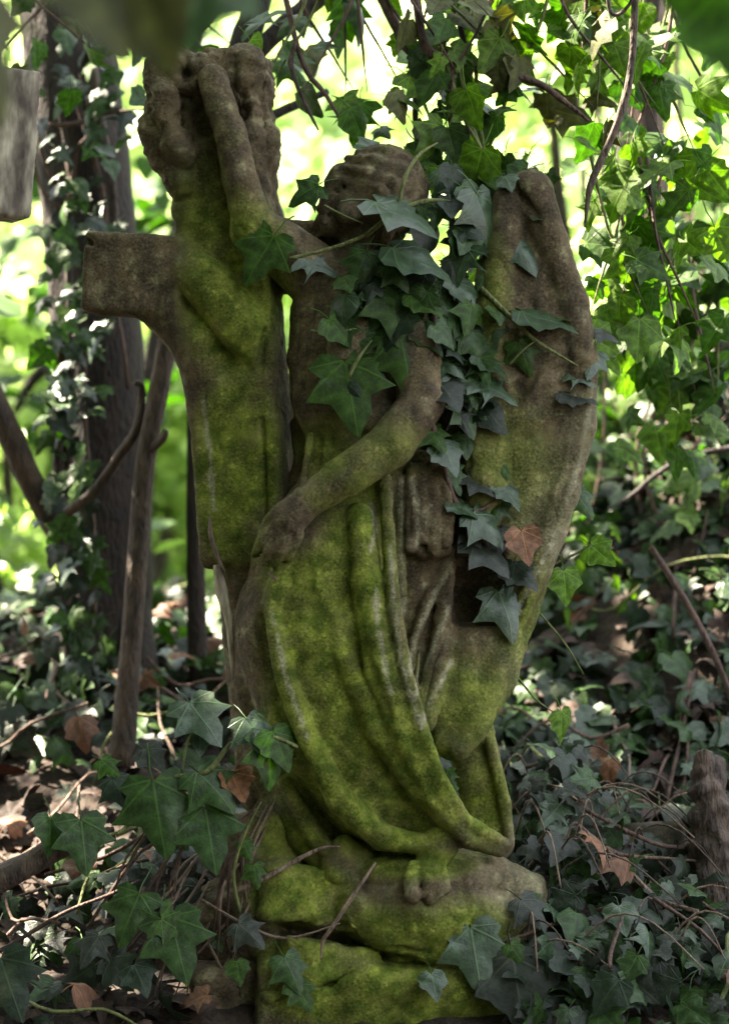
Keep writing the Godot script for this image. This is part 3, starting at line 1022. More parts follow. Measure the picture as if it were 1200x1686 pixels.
func build_trees() -> void:
	# the dark trunk on the left; its crown, above the picture, shades the statue
	var t := thing("ivy_clad_tree", "thick dark trunk wrapped in ivy behind the left arm of the cross", "tree")
	part("trunk", stem([160, 1180, -900, 130, 168, 1080, -880, 104, 172, 900, -870, 94, 168, 650, -860, 92, 150, 400, -860, 94, 122, 150, -860, 96, 100, -60, -860, 96, 60, -500, -900, 76, -100, -1100, -1000, 60, -300, -1700, -1200, 40], 18, 0.05, 6), M.bark, t)
	part("root_flare", stem([215, 980, -850, 34, 228, 1080, -800, 40, 262, 1170, -740, 26], 8, 0.1), M.bark, t)
	part("limb", stem([60, -500, -900, 50, -300, -1000, -1300, 36, -700, -1400, -1800, 20], 8, 0.08), M.bark, t)
	part("limb", stem([-20, -900, -950, 44, 200, -1400, -1500, 30, 300, -1800, -2000, 18], 8, 0.08), M.bark, t)
	var gaps := FastNoiseLite.new()
	gaps.seed = 9
	gaps.frequency = 1.9
	gaps.fractal_octaves = 2
	var xfs := []
	for i in 9500:
		var a := rng.randf() * TAU
		var r := sqrt(rng.randf())
		var p := Vector3(-1.6 + cos(a) * r * 2.0, 3.0 + rng.randf_range(-0.45, 0.7), -0.95 + sin(a) * r * 2.0)
		var qx := p.x + 0.6875 * p.y
		var qz := p.z + 0.275 * p.y
		var thick := qx > -0.22 and qx < 0.98 and qz > -0.12 and qz < 0.62
		if not thick and (gaps.get_noise_3d(p.x, 0, p.z) > 0.12 or rng.randf() < 0.66) or qx > 1.0 and rng.randf() < 0.7:
			continue
		xfs.append(leaf_xf(p, rng.randf_range(0.08, 0.14), Vector3.UP + rv(0.9), rv()))
	cloud("crown", leaf_mesh(2, 30, 0.1, 0.1, 0.0), M.canopy, t, xfs)

	# trees round the path that the photographer stands on; they leave the sky open towards the upper right
	var round_path := [
		["leafy tree standing to the left of the path, outside the picture", Vector3(-2.1, 0, 1.9), Vector3(0.5, 1.3, 0.9), 2.2, 5200],
		["leafy tree standing behind the photographer to the left", Vector3(-1.6, 0, 4.6), Vector3(1.1, 1.3, 0.6), 2.4, 5200],
		["low leafy tree standing right behind the photographer", Vector3(0.9, 0, 6.2), Vector3(1.4, 0.9, 0.5), 1.6, 5600],
		["spreading tree whose crown hangs over the path", Vector3(-1.4, 0, 2.6), Vector3(0.9, 0.25, 1.2), 4.2, 4600],
	]
	for q in round_path:
		var side := thing("shade_tree", q[0], "tree", q[1])
		part("trunk", tube([Vector3(0, -0.6, 0), Vector3(0.05, 1, 0), Vector3(-0.1, 2.5, 0.1), Vector3(0, 4, 0)], [0.16, 0.13, 0.1, 0.04], 10, 0.08), M.bark, side)
		xfs = []
		for i in q[4]:
			var sz: Vector3 = q[2]
			var p := Vector3(rng.randfn() * sz.x, q[3] + rng.randfn() * sz.y, rng.randfn() * sz.z)
			if p.y < -0.2 or (p + q[1] - Vector3(0, MID, DIST)).length() < 0.7 or absf(p.x + q[1].x) < 0.5 and p.z + q[1].z < 3.2 and p.y < 2.4:
				continue
			xfs.append(leaf_xf(p, rng.randf_range(0.12, 0.2), Vector3.UP + rv(1.0), rv()))
		cloud("crown", leaf_mesh(2, 30, 0.1, 0.1, 0.0), M.canopy, side, xfs)
	var sap := thing("sapling", "slim grey sapling trunk standing between dark trunk and cross", "tree")
	part("trunk", stem([200, 1260, -470, 26, 216, 1060, -480, 20, 228, 900, -480, 20, 240, 760, -480, 19, 262, 640, -480, 19, 285, 500, -480, 18, 300, 380, -480, 16], 12, 0.04, 5), M.bark_grey, sap)
	part("branch", stem([110, 845, -520, 10, 160, 805, -510, 11, 200, 745, -495, 10, 226, 705, -485, 9, 234, 640, -485, 7, 222, 630, -470, 6], 8, 0.08), M.bark_grey, sap)
	part("branch_stub", stem([250, 740, -470, 9, 268, 722, -455, 8, 274, 708, -450, 5], 8, 0.1), M.bark_grey, sap)
	var pole := thing("young_trunk", "narrow brown trunk just left of the cross, half hidden by it", "tree")
	part("trunk", stem([330, 1150, -800, 22, 324, 1000, -800, 20, 322, 800, -800, 18, 320, 600, -800, 16, 312, 300, -820, 12, 330, 0, -850, 8], 10, 0.06), M.bark, pole)
	var far := thing("creeper_hung_tree", "brown out-of-focus trunk hung with creepers in the upper right corner", "tree")
	part("trunk", stem([1040, 800, -2300, 86, 1046, 500, -2300, 74, 1052, 200, -2300, 66, 1060, -100, -2300, 66, 1070, -500, -2300, 60], 12, 0.08), M.bark, far)
	for k in 6:
		var x := 960.0 + k * 34.0
		part("creeper", stem([x + 10, 520, -2180, 8, x, 300, -2180, 9, x + rng.randf_range(-20, 20), 100, -2180, 9, x + 8, -80, -2180, 9], 6, 0.2), M.vine if k % 2 else M.bark, far)
	var lean := thing("leaning_trunk", "pale sunlit trunk leaning in from the left edge of the picture", "tree")
	part("trunk", stem([-60, 560, -600, 26, 0, 680, -640, 26, 50, 790, -700, 25, 100, 880, -770, 26, 150, 980, -840, 30], 10, 0.06), M.bark_grey, lean)
	var old := thing("forked_trunk", "dark forked trunk rising behind the broken top of the cross", "tree")
	part("trunk", stem([470, 420, -420, 18, 420, 250, -400, 20, 395, 100, -390, 24, 420, 20, -390, 26, 440, -120, -390, 30], 10, 0.1), M.bark, old)
	part("branch", stem([395, 110, -390, 16, 470, 40, -390, 18, 560, -30, -390, 18], 8, 0.1), M.bark, old)
	part("branch", stem([430, 200, -400, 9, 470, 180, -420, 9, 540, 150, -440, 6], 8, 0.1), M.bark, old)


func shrub(label: String, at: Vector3, r: Vector3, n: int, mat: Material, size: float, clumps := 26) -> void:
	var t := thing("background_shrub", label, "shrub", at)
	var heart := []
	for i in clumps:
		heart.append(Vector3(rng.randf_range(-1, 1), rng.randf_range(-0.9, 1), rng.randf_range(-1, 1)).limit_length(1.0) * r)
	for i in 5:
		var top: Vector3 = heart[i]
		part("stem", tube([Vector3(rng.randf_range(-0.15, 0.15), -at.y + ground(at.x, at.z) - 0.1, 0), Vector3(top.x * 0.5, -r.y * 0.4, top.z * 0.5), top], [0.03, 0.022, 0.008], 6, 0.1, 4, i), M.bark, t)
	var xfs := []
	for i in n:
		var c: Vector3 = heart[rng.randi() % clumps]
		var p: Vector3 = c + Vector3(rng.randfn(), rng.randfn() * 0.7, rng.randfn()) * r.x * 0.17
		if p.y + at.y < ground(p.x + at.x, p.z + at.z):
			continue
		xfs.append(leaf_xf(p, size * rng.randf_range(0.7, 1.3), Vector3(-0.3, 0.9, 0.2) + rv(0.9), rv() + Vector3(0, -0.6, 0)))
	cloud("foliage", M.simple_leaf, mat, t, xfs)


func build_background() -> void:
	M.simple_leaf = leaf_mesh(2, 50, 0.12, 0.2, 0.0)
	shrub("bright sunlit shrub seen between the dark trunk and the cross", Vector3(-0.75, 1.0, -4.2), Vector3(0.75, 0.8, 0.6), 2600, M.sunny, 0.085)
	shrub("leafy shrub in sun at the far left edge", Vector3(-1.0, 0.8, -3.2), Vector3(0.45, 0.8, 0.6), 2600, M.sunny, 0.075)
	shrub("sunlit bush rising behind the angel's head", Vector3(0.15, 1.6, -5.2), Vector3(1.0, 1.0, 0.7), 3200, M.sunny, 0.09)
	shrub("dense green bush behind the upper part of the wing", Vector3(0.95, 1.15, -3.6), Vector3(0.7, 0.7, 0.6), 3000, M.sunny, 0.08)
	shrub("darker bush low on the bank at the right edge", Vector3(0.66, 1.02, -1.5), Vector3(0.34, 0.26, 0.25), 900, M.sunny, 0.05)
	shrub("tall sunlit bush in the top right distance", Vector3(1.6, 2.0, -5.0), Vector3(1.0, 1.1, 0.8), 3000, M.sunny, 0.09)
	shrub("tall airy bush in the top left distance", Vector3(-1.4, 2.0, -5.6), Vector3(1.2, 0.9, 0.8), 2200, M.sunny, 0.09)
	shrub("thin dark-leaved shrub between the trunk and the cross arm", Vector3(-0.6, 1.2, -2.1), Vector3(0.35, 0.45, 0.3), 200, M.ivy, 0.065, 14)
	shrub("dark sprigs in front of the bright leaves at the far left", Vector3(-1.0, 0.85, -2.2), Vector3(0.4, 0.4, 0.3), 240, M.ivy, 0.065, 14)
	shrub("small leafy bush low down at the left edge", Vector3(-0.72, 0.56, -1.5), Vector3(0.22, 0.2, 0.2), 520, M.sunny_dark, 0.05, 14)
	shrub("low bush on the grass just left of the cross", Vector3(-0.6, 0.75, -3.3), Vector3(0.26, 0.4, 0.25), 900, M.sunny, 0.055, 16)
	shrub("green bush on the grass left of the dark trunk", Vector3(-0.98, 0.95, -3.9), Vector3(0.4, 0.5, 0.3), 1300, M.sunny_dark, 0.06, 18)
	shrub("slender bush seen between the raised arm and the head", Vector3(-0.22, 1.5, -3.6), Vector3(0.35, 0.4, 0.3), 700, M.sunny, 0.055, 16)
	shrub("airy green bush behind the upper right ivy", Vector3(0.55, 1.5, -2.4), Vector3(0.5, 0.4, 0.3), 600, M.sunny, 0.07, 16)
	var xfs := []
	for i in 15000:
		var p := Vector3(rng.randf_range(-9, 9), 0, rng.randf_range(-15, -11))
		p.y = ground(p.x, p.z) + rng.randf() * (4.2 + 2.6 * lumps.get_noise_2d(p.x, 3.0))
		xfs.append(leaf_xf(p, rng.randf_range(0.2, 0.36), Vector3(-0.3, 0.8, 0.3) + rv(0.9), rv()))
	var o := cloud("distant_foliage", M.simple_leaf, M.sunny, self, xfs)
	tag(o, "pale sunlit wall of leaves far beyond the lawn", "foliage", "", "stuff")


const HANG := {
	"reddish bare vine slanting down left of the angel's head": [467, -20, -120, 5, 490, 76, -120, 5, 509, 123, -120, 5, 537, 158, -120, 4, 572, 218, -120, 3],
	"grey vine looping down beside the broken cross top": [486, 70, -118, 4, 479, 104, -116, 5, 490, 142, -116, 4, 505, 177, -116, 4, 524, 215, -120, 3],
	"thick brown vine crossing diagonally above the head": [600, -60, -160, 10, 648, 38, -150, 9, 673, 82, -150, 9, 737, 136, -150, 8, 800, 187, -150, 6, 832, 208, -150, 4],
	"long arching ivy branch running right above the wing": [680, -60, -60, 8, 686, 0, -60, 8, 699, 76, -60, 8, 737, 98, -60, 8, 800, 117, -60, 7, 880, 135, -50, 6, 925, 165, -50, 5, 970, 200, -50, 4],
	"straight red vine hanging behind the crown of the head": [684, 130, -130, 5, 683, 190, -130, 5, 686, 262, -130, 4],
	"thin dark vine hanging right of the head": [736, -20, -100, 5, 762, 63, -100, 5, 771, 171, -100, 5, 767, 276, -100, 3],
	"long grey vine dangling right of the wing top": [1046, -30, 60, 6, 1040, 100, 60, 6, 1025, 175, 60, 7, 1000, 240, 60, 6, 972, 305, 60, 6, 962, 375, 60, 3],
	"pale curled vine end at the top edge": [998, -20, 40, 3, 1004, 18, 40, 3, 1018, 24, 40, 3, 1036, 6, 40, 3, 1042, -20, 40, 3],
	"brown stem arching low across the right bank": [1070, 900, -420, 6, 1110, 960, -400, 6, 1150, 1030, -390, 6, 1180, 1090, -380, 6, 1215, 1180, -370, 6],
	"dark stem lying across the bank right of the wing": [1230, 735, -760, 8, 1150, 748, -750, 7, 1090, 775, -740, 6, 1040, 815, -740, 4, 1000, 840, -740, 3],
}


func build_vines() -> void:
	for k in HANG:
		tag(part("hanging_vine", stem(HANG[k], 7, 0.16, 5), M.bark_grey if "grey" in k or "pale" in k else M.bark if "dark" in k else M.vine, self), k, "vine")

	# creepers on the dark trunk
	var c := thing("trunk_ivy", "climbing ivy stems and small leaves clinging to the dark trunk", "ivy")
	for q in [[118, 1090, -740, 9, 112, 800, -740, 10, 118, 560, -745, 9, 112, 400, -745, 8, 118, 300, -745, 7, 98, 170, -745, 6], [112, 345, -740, 5, 128, 250, -740, 5, 150, 210, -740, 5, 130, 120, -740, 4], [118, 1100, -720, 12, 104, 900, -730, 14, 96, 700, -740, 14, 100, 560, -750, 10], [150, 1060, -725, 6, 158, 950, -725, 6, 150, 820, -725, 6, 140, 690, -730, 5, 142, 560, -730, 4], [175, 400, -740, 5, 172, 330, -740, 6, 150, 240, -740, 6, 120, 150, -745, 6], [192, 380, -760, 9, 184, 300, -760, 10, 166, 200, -765, 10, 150, 80, -770, 9], [212, 640, -740, 5, 205, 580, -740, 5, 195, 520, -740, 4], [90, 300, -735, 4, 68, 250, -735, 4, 60, 180, -740, 3], [56, 205, -730, 4, 120, 205, -720, 5, 180, 186, -700, 4, 246, 180, -660, 4], [106, 342, -738, 3, 80, 330, -738, 4, 62, 290, -740, 3, 56, 250, -745, 3]]:
		part("stem", stem(q, 6, 0.2), M.vine if q[3] < 8 else M.bark_grey, c)
	for i in 165:
		var y := rng.randf_range(60, 1120)
		var x := rng.randf_range(75, 140) if y > 450 else rng.randf_range(60, 190)
		if y < 330 and rng.randf() < 0.4: y = rng.randf_range(60, 180)
		leaf_at(c, x + rng.randf_range(-25, 40), y, -700 + rng.randf_range(-30, 60), rng.randf_range(34, 60), rng.randf_range(-50, 50), rng.randf_range(10, 60), rng.randf_range(-60, 40), rng.randi() % 12, pick([M.ivy, M.ivy_mid, M.ivy_dark, M.ivy_blue]))

	# sprays that hang from above, each scattered round a few woody twigs
	var sprays := [
		["ivy spray hanging between the cross top and the angel's head", 520, 60, 110, 170, -170, 26, [M.ivy_mid, M.ivy, M.ivy_young]],
		["broad ivy leaves hanging above the angel's head", 690, 30, 190, 170, -130, 36, [M.ivy, M.ivy_young, M.ivy_olive]],
		["thick ivy tangle between the angel's head and the wing", 765, 235, 100, 150, -100, 56, [M.ivy_mid, M.ivy, M.ivy_young, M.ivy_young]],
		["ivy boughs hanging above the tip of the wing", 890, 80, 180, 180, -110, 46, [M.ivy, M.ivy_young, M.ivy_olive, M.ivy_young]],
		["light green ivy hanging in the top right corner", 1090, 150, 140, 200, -260, 52, [M.ivy, M.ivy_young, M.ivy]],
		["ivy trailing off the right edge of the wing", 1040, 430, 100, 190, -180, 62, [M.ivy, M.ivy_young, M.ivy_young]],
		["small-leaved ivy at the right edge beside the wing", 1120, 560, 90, 190, -420, 80, [M.ivy, M.ivy_mid, M.ivy_young]],
		["dark ivy leaves at the top left beside the cross", 200, 30, 220, 130, -420, 40, [M.ivy_mid, M.ivy, M.ivy_olive]],
	]
	for s in sprays:
		var t := thing("hanging_ivy", s[0], "ivy")
		var twigs := []
		for k in 7:
			var x0: float = s[1] + rng.randf_range(-0.7, 0.7) * s[3]
			var z0: float = s[5] + rng.randf_range(-70, 70)
			var dx: float = rng.randf_range(-0.5, 0.5) * s[3]
			var q := [x0 - dx * 0.6, s[2] - s[4] * 0.9, z0, 4, x0, s[2] - s[4] * 0.3, z0 + 10, 3.2, x0 + dx * 0.9, s[2] + s[4] * 0.15, z0 + 20, 2.4, x0 + dx * 1.7, s[2] + s[4] * 0.55, z0 + 20, 1.2]
			twigs.append(q)
			part("stem", stem(q, 5, 0.2, 3), M.vine_green if k % 2 else M.vine, t)
		for i in s[6]:
			var q: Array = twigs[rng.randi() % 7]
			var h := rng.randf() * 2.999
			var j := int(h) * 4
			var f := h - int(h)
			var x: float = lerpf(q[j], q[j + 4], f) + rng.randfn() * 52
			var y: float = lerpf(q[j + 1], q[j + 5], f) + rng.randfn() * 48 + 22
			leaf_at(t, x, y, lerpf(q[j + 2], q[j + 6], f) + rng.randf_range(-50, 50), rng.randf_range(40, 82) * (1.25 if rng.randf() < 0.15 else 1.0), rng.randf_range(-55, 75), rng.randf_range(-35, 55), rng.randf_range(-65, 65), rng.randi() % 12, pick(s[7]))

	# ivy that has grown over the statue: x, y, depth, size, turn, pitch, yaw, shape, material
	var a := thing("statue_ivy", "ivy draped over the angel's face, neck and chest", "ivy")
	var g: Material = M.ivy
	var b: Material = M.ivy_blue
	var m: Material = M.ivy_mid
	for q in [[430, 422, 90, 96, -30, 12, -8, 0, g], [502, 316, 60, 62, -60, 20, -10, 1, m], [664, 352, 120, 118, 48, 52, 20, 0, b], [688, 428, 120, 112, 50, 50, 25, 3, b], [655, 452, 112, 56, 30, 30, 10, 1, m], [526, 436, 70, 66, 50, 45, 10, 4, b], [600, 468, 96, 60, 10, 25, 0, 1, m], [636, 486, 104, 70, 60, 30, 10, 4, g], [650, 512, 112, 104, 4, 22, 10, 0, g], [590, 505, 104, 60, -40, 20, -10, 1, g], [700, 500, 112, 66, 40, 45, 20, 3, g], [568, 552, 108, 62, 10, 15, -10, 4, m], [668, 592, 122, 112, 8, 18, 8, 1, g], [577, 645, 128, 128, 10, 16, -4, 0, g], [766, 484, 70, 66, 10, 35, 30, 2, b], [798, 352, 60, 92, 20, 15, 40, 1, b], [785, 398, 40, 56, 30, 35, 20, 3, M.ivy_dark], [764, 422, 50, 70, 0, 10, 50, 2, m], [805, 446, 40, 66, -30, 25, 0, 4, m], [744, 546, 90, 52, 20, 20, 40, 2, b], [782, 566, 84, 62, 30, 20, 20, 1, m], [808, 600, 84, 62, 30, 50, 30, 3, b], [818, 642, 96, 72, 45, 50, 20, 4, b], [734, 642, 116, 84, 20, 45, 0, 3, M.ivy_dull], [708, 560, 100, 60, 30, 40, 20, 2, m], [735, 505, 80, 56, 10, 30, 20, 1, m], [690, 545, 100, 50, -30, 25, 0, 3, m], [620, 555, 106, 56, 30, 20, 0, 1, m], [745, 300, 10, 70, 30, 30, 10, 1, m], [728, 345, 20, 60, 40, 35, 20, 2, m], [755, 460, 40, 60, 20, 20, 40, 3, M.ivy_dark], [720, 470, 60, 62, 10, 35, 10, 0, m], [770, 520, 60, 56, -10, 30, 20, 4, M.ivy_dark], [760, 600, 70, 66, 10, 35, 30, 0, M.ivy_dull], [785, 640, 60, 60, 30, 30, 0, 1, M.ivy_dark], [740, 590, 84, 50, -10, 20, 10, 4, m], [800, 545, 50, 56, 20, 30, 10, 3, m]]:
		leaf_at(a, q[0], q[1], q[2], q[3], q[4], q[5], q[6], q[7], q[8])
	for i in 46:
		var f := rng.randf()
		leaf_at(a, lerpf(735, 762, f) + rng.randfn() * 34, lerpf(280, 700, f), lerpf(30, 92, f) + rng.randf_range(-15, 25), rng.randf_range(40, 70), rng.randf_range(-30, 60), rng.randf_range(5, 60), rng.randf_range(-30, 60), rng.randi() % 12, pick([m, m, b, M.ivy_dark, M.ivy_dull, g]))
	for i in 20:
		leaf_at(a, rng.randf_range(560, 735), rng.randf_range(425, 640), rng.randf_range(98, 122), rng.randf_range(38, 72), rng.randf_range(-40, 50), rng.randf_range(5, 50), rng.randf_range(-30, 30), rng.randi() % 12, pick([m, m, b, g, M.ivy_dark]))
	for q in [[478, 426, 96, 3.2, 540, 410, 100, 3, 590, 392, 90, 3, 622, 372, 80, 3.4], [600, 390, 84, 3.5, 650, 350, 92, 4, 705, 330, 70, 4, 760, 335, 40, 3], [655, 340, 92, 3, 668, 290, 86, 3.4, 690, 255, 60, 3, 720, 235, 20, 2.5], [534, 338, 80, 2, 560, 352, 84, 2, 598, 368, 84, 2], [575, 620, 130, 3, 590, 590, 124, 3, 612, 560, 116, 3], [512, 545, 100, 3, 545, 548, 106, 3, 590, 540, 108, 2.5], [690, 640, 126, 5, 700, 600, 112, 5, 716, 560, 96, 5, 712, 480, 80, 5, 700, 420, 60, 5], [735, 300, 0, 5, 745, 380, 20, 6, 740, 470, 50, 6, 725, 560, 90, 6], [800, 330, 30, 3, 770, 390, 30, 4, 750, 450, 40, 4]]:
		part("stem", stem(q, 6, 0.15), M.vine if q[3] >= 4.5 else M.vine_green, a)

	var w := thing("statue_ivy", "sparse ivy runner trailing across the middle of the wing", "ivy")
	for q in [[860, 412, 50, 80, 28, 30, 10, 1, b], [862, 586, 66, 62, 20, 8, 0, 1, g], [897, 524, 66, 100, 60, 58, 20, 3, b], [976, 594, 50, 60, -20, 40, 20, 1, b], [958, 622, 56, 46, 40, 45, 0, 4, b], [950, 652, 56, 64, 62, 52, 10, 3, M.ivy_dull], [996, 548, 30, 48, 40, 60, 10, 1, M.ivy_dull], [836, 300, 40, 40, 20, 40, -20, 3, b], [895, 358, 40, 42, 60, 65, 0, 2, b], [912, 382, 40, 32, 70, 65, 0, 2, b], [940, 520, 30, 60, 70, 62, 10, 2, m]]:
		leaf_at(w, q[0], q[1], q[2], q[3], q[4], q[5], q[6], q[7], q[8])
	for q in [[792, 474, 50, 4, 830, 512, 64, 4.5, 880, 560, 68, 4, 950, 602, 56, 3], [838, 600, 70, 2, 862, 575, 74, 2, 880, 562, 70, 2], [975, 560, 38, 4, 973, 580, 42, 4, 985, 620, 30, 3]]:
		part("stem", stem(q, 6, 0.15), M.vine_green, w)

	var d := thing("statue_ivy", "string of ivy leaves hanging down between elbow and lower wing", "ivy")
	for q in [[718, 718, 120, 54, 20, 40, 10, 1, M.ivy], [738, 752, 116, 62, 16, 30, 20, 3, b], [766, 732, 70, 46, 0, 30, 10, 2, m], [792, 796, 76, 66, 40, 48, 10, 0, M.ivy_dull], [826, 766, 66, 46, 30, 30, 20, 1, M.ivy], [838, 812, 70, 58, 20, 35, 30, 3, b], [762, 836, 96, 52, 50, 50, 20, 2, b], [802, 866, 100, 76, 38, 35, 20, 1, b], [806, 914, 100, 86, 28, 45, 10, 0, M.ivy_dull], [858, 948, 80, 66, 30, 48, 10, 3, M.ivy_dull], [834, 1005, 84, 92, 10, 28, 20, 1, b], [842, 948, 84, 62, -10, 40, 0, 4, M.ivy_dark], [750, 790, 84, 48, 10, 30, 20, 4, m], [820, 840, 70, 46, -20, 30, 10, 1, m], [775, 880, 84, 50, 30, 40, 0, 0, M.ivy_dull], [840, 880, 64, 44, 40, 40, 10, 2, M.ivy_dull]]:
		leaf_at(d, q[0], q[1], q[2], q[3], q[4], q[5], q[6], q[7], q[8])
	for q in [[705, 660, 112, 5, 712, 700, 110, 5, 730, 770, 96, 5, 752, 830, 84, 5, 790, 880, 84, 4, 830, 940, 78, 4], [750, 830, 86, 3, 790, 840, 80, 3, 830, 810, 66, 2]]:
		part("stem", stem(q, 6, 0.15), M.vine, d)
	var h := thing("statue_ivy", "small ivy sprig sprouting beneath the tip of the wing", "ivy")
	for q in [[738, 1280, 60, 34, 10, 30, 0, 1, M.ivy], [740, 1305, 60, 36, 20, 20, 10, 3, M.ivy], [736, 1340, 90, 24, 0, 20, 0, 2, b]]:
		leaf_at(h, q[0], q[1], q[2], q[3], q[4], q[5], q[6], q[7], q[8])

	# leafy shoots in front of the rocks, left
	var l := thing("ivy_shoot", "large-leaved ivy shoot left of the robe's hem", "ivy")
	for q in [[334, 1184, 150, 96, 28, 40, 0, 0, b], [420, 1206, 160, 74, 20, 38, 10, 1, b], [462, 1232, 160, 72, 20, 20, 20, 2, M.ivy], [445, 1250, 150, 90, 0, 10, 30, 0, M.ivy_mid], [252, 1248, 130, 56, 30, 45, 0, 3, M.ivy_dull], [352, 1296, 160, 92, 40, 28, 10, 1, m], [260, 1338, 170, 128, 10, 18, 0, 1, m], [345, 1374, 160, 112, 10, 22, 0, 0, m], [138, 1388, 170, 92, 5, 20, 10, 0, m], [84, 1374, 160, 66, -10, 15, 40, 2, m], [196, 1300, 140, 62, 20, 45, 0, 1, M.ivy_dark], [330, 1220, 140, 46, 0, 40, 0, 2, b], [180, 1262, 120, 44, 40, 40, 0, 1, M.ivy], [406, 1400, 140, 36, 20, 30, 0, 1, M.ivy]]:
		leaf_at(l, q[0], q[1], q[2], q[3], q[4], q[5], q[6], q[7], q[8])
	for q in [[490, 1230, 150, 3, 440, 1212, 156, 4, 380, 1225, 154, 4, 340, 1270, 150, 4, 250, 1290, 140, 3, 200, 1370, 150, 3, 110, 1365, 150, 2], [430, 1290, 150, 2.5, 440, 1250, 156, 3, 455, 1210, 150, 3], [300, 1270, 140, 2, 310, 1220, 140, 2, 330, 1190, 140, 2], [395, 1500, 130, 3, 385, 1440, 140, 3, 400, 1380, 150, 2.5, 430, 1320, 150, 2]]:
		part("stem", stem(q, 6, 0.15), M.vine_green, l)
	var l2 := thing("ivy_shoot", "ivy shoot with dark leaves at the foot of the left ledge", "ivy")
	for q in [[292, 1556, 180, 112, 15, 22, 0, 0, m], [214, 1508, 170, 92, -20, 20, 0, 1, m], [290, 1528, 170, 66, 60, 20, 20, 4, g], [420, 1440, 150, 40, 10, 30, 0, 1, g], [480, 1600, 180, 66, 20, 30, 10, 1, m], [498, 1640, 180, 54, 30, 20, 10, 0, g], [392, 1600, 180, 40, 10, 20, 0, 3, g], [410, 1535, 170, 60, 40, 40, 0, 1, M.ivy_dull], [15, 1620, 220, 110, 20, 30, 0, 0, M.ivy_dark], [230, 1610, 190, 60, 20, 40, 0, 3, M.ivy_dark], [150, 1560, 170, 60, -20, 45, 0, 1, M.ivy_dull]]:
		leaf_at(l2, q[0], q[1], q[2], q[3], q[4], q[5], q[6], q[7], q[8])
	var r2 := thing("ivy_shoot", "star-shaped grey ivy leaves over the right corner of the base", "ivy")
	for q in [[782, 1572, 170, 108, 8, 24, 0, 0, b], [852, 1630, 190, 128, 8, 26, -5, 3, M.ivy_dull], [905, 1668, 190, 92, 20, 30, 10, 0, M.ivy_dull], [714, 1622, 190, 46, 10, 30, 0, 2, b], [876, 1500, 130, 66, 30, 40, 10, 1, M.ivy_dull], [906, 1565, 150, 60, 20, 40, 0, 3, M.ivy_dull], [868, 1660, 200, 70, -30, 30, 0, 1, M.ivy_dark], [850, 1570, 170, 44, 30, 30, 0, 1, M.ivy]]:
		leaf_at(r2, q[0], q[1], q[2], q[3], q[4], q[5], q[6], q[7], q[8])
	part("stem", stem([800, 1560, 150, 2.5, 860, 1540, 130, 3, 920, 1520, 110, 3, 980, 1530, 90, 3], 6, 0.15), M.vine, r2)
	var e := thing("ivy_shoot", "bright green ivy leaves standing off the wing's lower edge", "ivy")
	for q in [[988, 912, 20, 56, 50, 10, -20, 2, M.ivy_young], [930, 965, 10, 62, 5, 5, 10, 2, M.ivy_young], [925, 1195, 20, 58, 10, 0, 40, 2, M.ivy_young], [958, 825, 0, 60, 30, 30, 10, 1, M.ivy_mid]]:
		leaf_at(e, q[0], q[1], q[2], q[3], q[4], q[5], q[6], q[7], q[8])
	for q in [[910, 930, 0, 2, 950, 910, 10, 2, 975, 895, 20, 2], [840, 1100, 20, 2, 880, 1150, 10, 2, 910, 1172, 10, 2], [880, 1000, -10, 2, 930, 1060, 0, 2, 960, 1110, -10, 2]]:
		part("stem", stem(q, 6, 0.15), M.vine_green, e)

	# leaves close to the lens, far out of focus
	var n := thing("overhanging_leaves", "blurred olive leaves hanging close to the camera at top left", "ivy")
	for q in [[150, -40, 1700, 140, 20, 20, 10, 2, M.ivy_olive], [235, -15, 1700, 130, 15, 0, -10, 2, M.ivy_olive], [-30, 60, 1800, 130, 30, 10, 40, 1, M.ivy_olive], [330, -20, 1600, 110, -20, 20, 10, 2, M.ivy_mid]]:
		leaf_at(n, q[0], q[1], q[2], q[3], q[4], q[5], q[6], q[7], q[8])
	var n2 := thing("overhanging_leaves", "blurred green leaf edge at the top right corner", "ivy")
	leaf_at(n2, 1245, 50, 1300, 170, 10, 5, -10, 2, M.ivy)


func ivy_patch(label: String, x0: float, x1: float, z0: float, z1: float, n: int, most: int, mats: Array, s0: float, s1: float, keep: Callable) -> void:
	var t := thing("ground_ivy", label, "ivy")
	var xfs := []
	for i in n:
		var x := rng.randf_range(x0, x1)
		var z := rng.randf_range(z0, z1)
		if not keep.call(x, z):
			continue
		var top := mound(x, z)
		var y := ground(x, z) + rng.randf_range(0.0, 0.05) + top * rng.randf_range(0.25, 1.05)
		var lean := Vector3(x * 0.4 - 0.05, 0.7, 0.75) + rv(0.85)
		xfs.append(leaf_xf(Vector3(x, y, z), rng.randf_range(s0, s1), lean, Vector3(rng.randf_range(-1, 1), -0.5, rng.randf_range(-0.1, 1))))
	for i in 14:
		var p := []
		var x := rng.randf_range(x0, x1)
		var z := rng.randf_range(z0, z1)
		var dir := Vector2.from_angle(rng.randf() * TAU) * 0.07
		for k in 5:
			p.append(Vector3(x, ground(x, z) + 0.015 + mound(x, z) * 0.9 + rng.randf() * 0.04, z))
			x += dir.x + rng.randf_range(-0.03, 0.03)
			z += dir.y * 0.6 + rng.randf_range(-0.03, 0.03)
		part("stem", tube(p, [0.003, 0.003, 0.0028, 0.0025, 0.002], 5, 0.2, 3, i), M.vine if i % 3 else M.vine_green, t)
	dress(t, xfs, mats, most)


func clear_of_statue(x: float, z: float) -> bool:
	return not (x > -0.17 and x < 0.2 and z > -0.12)


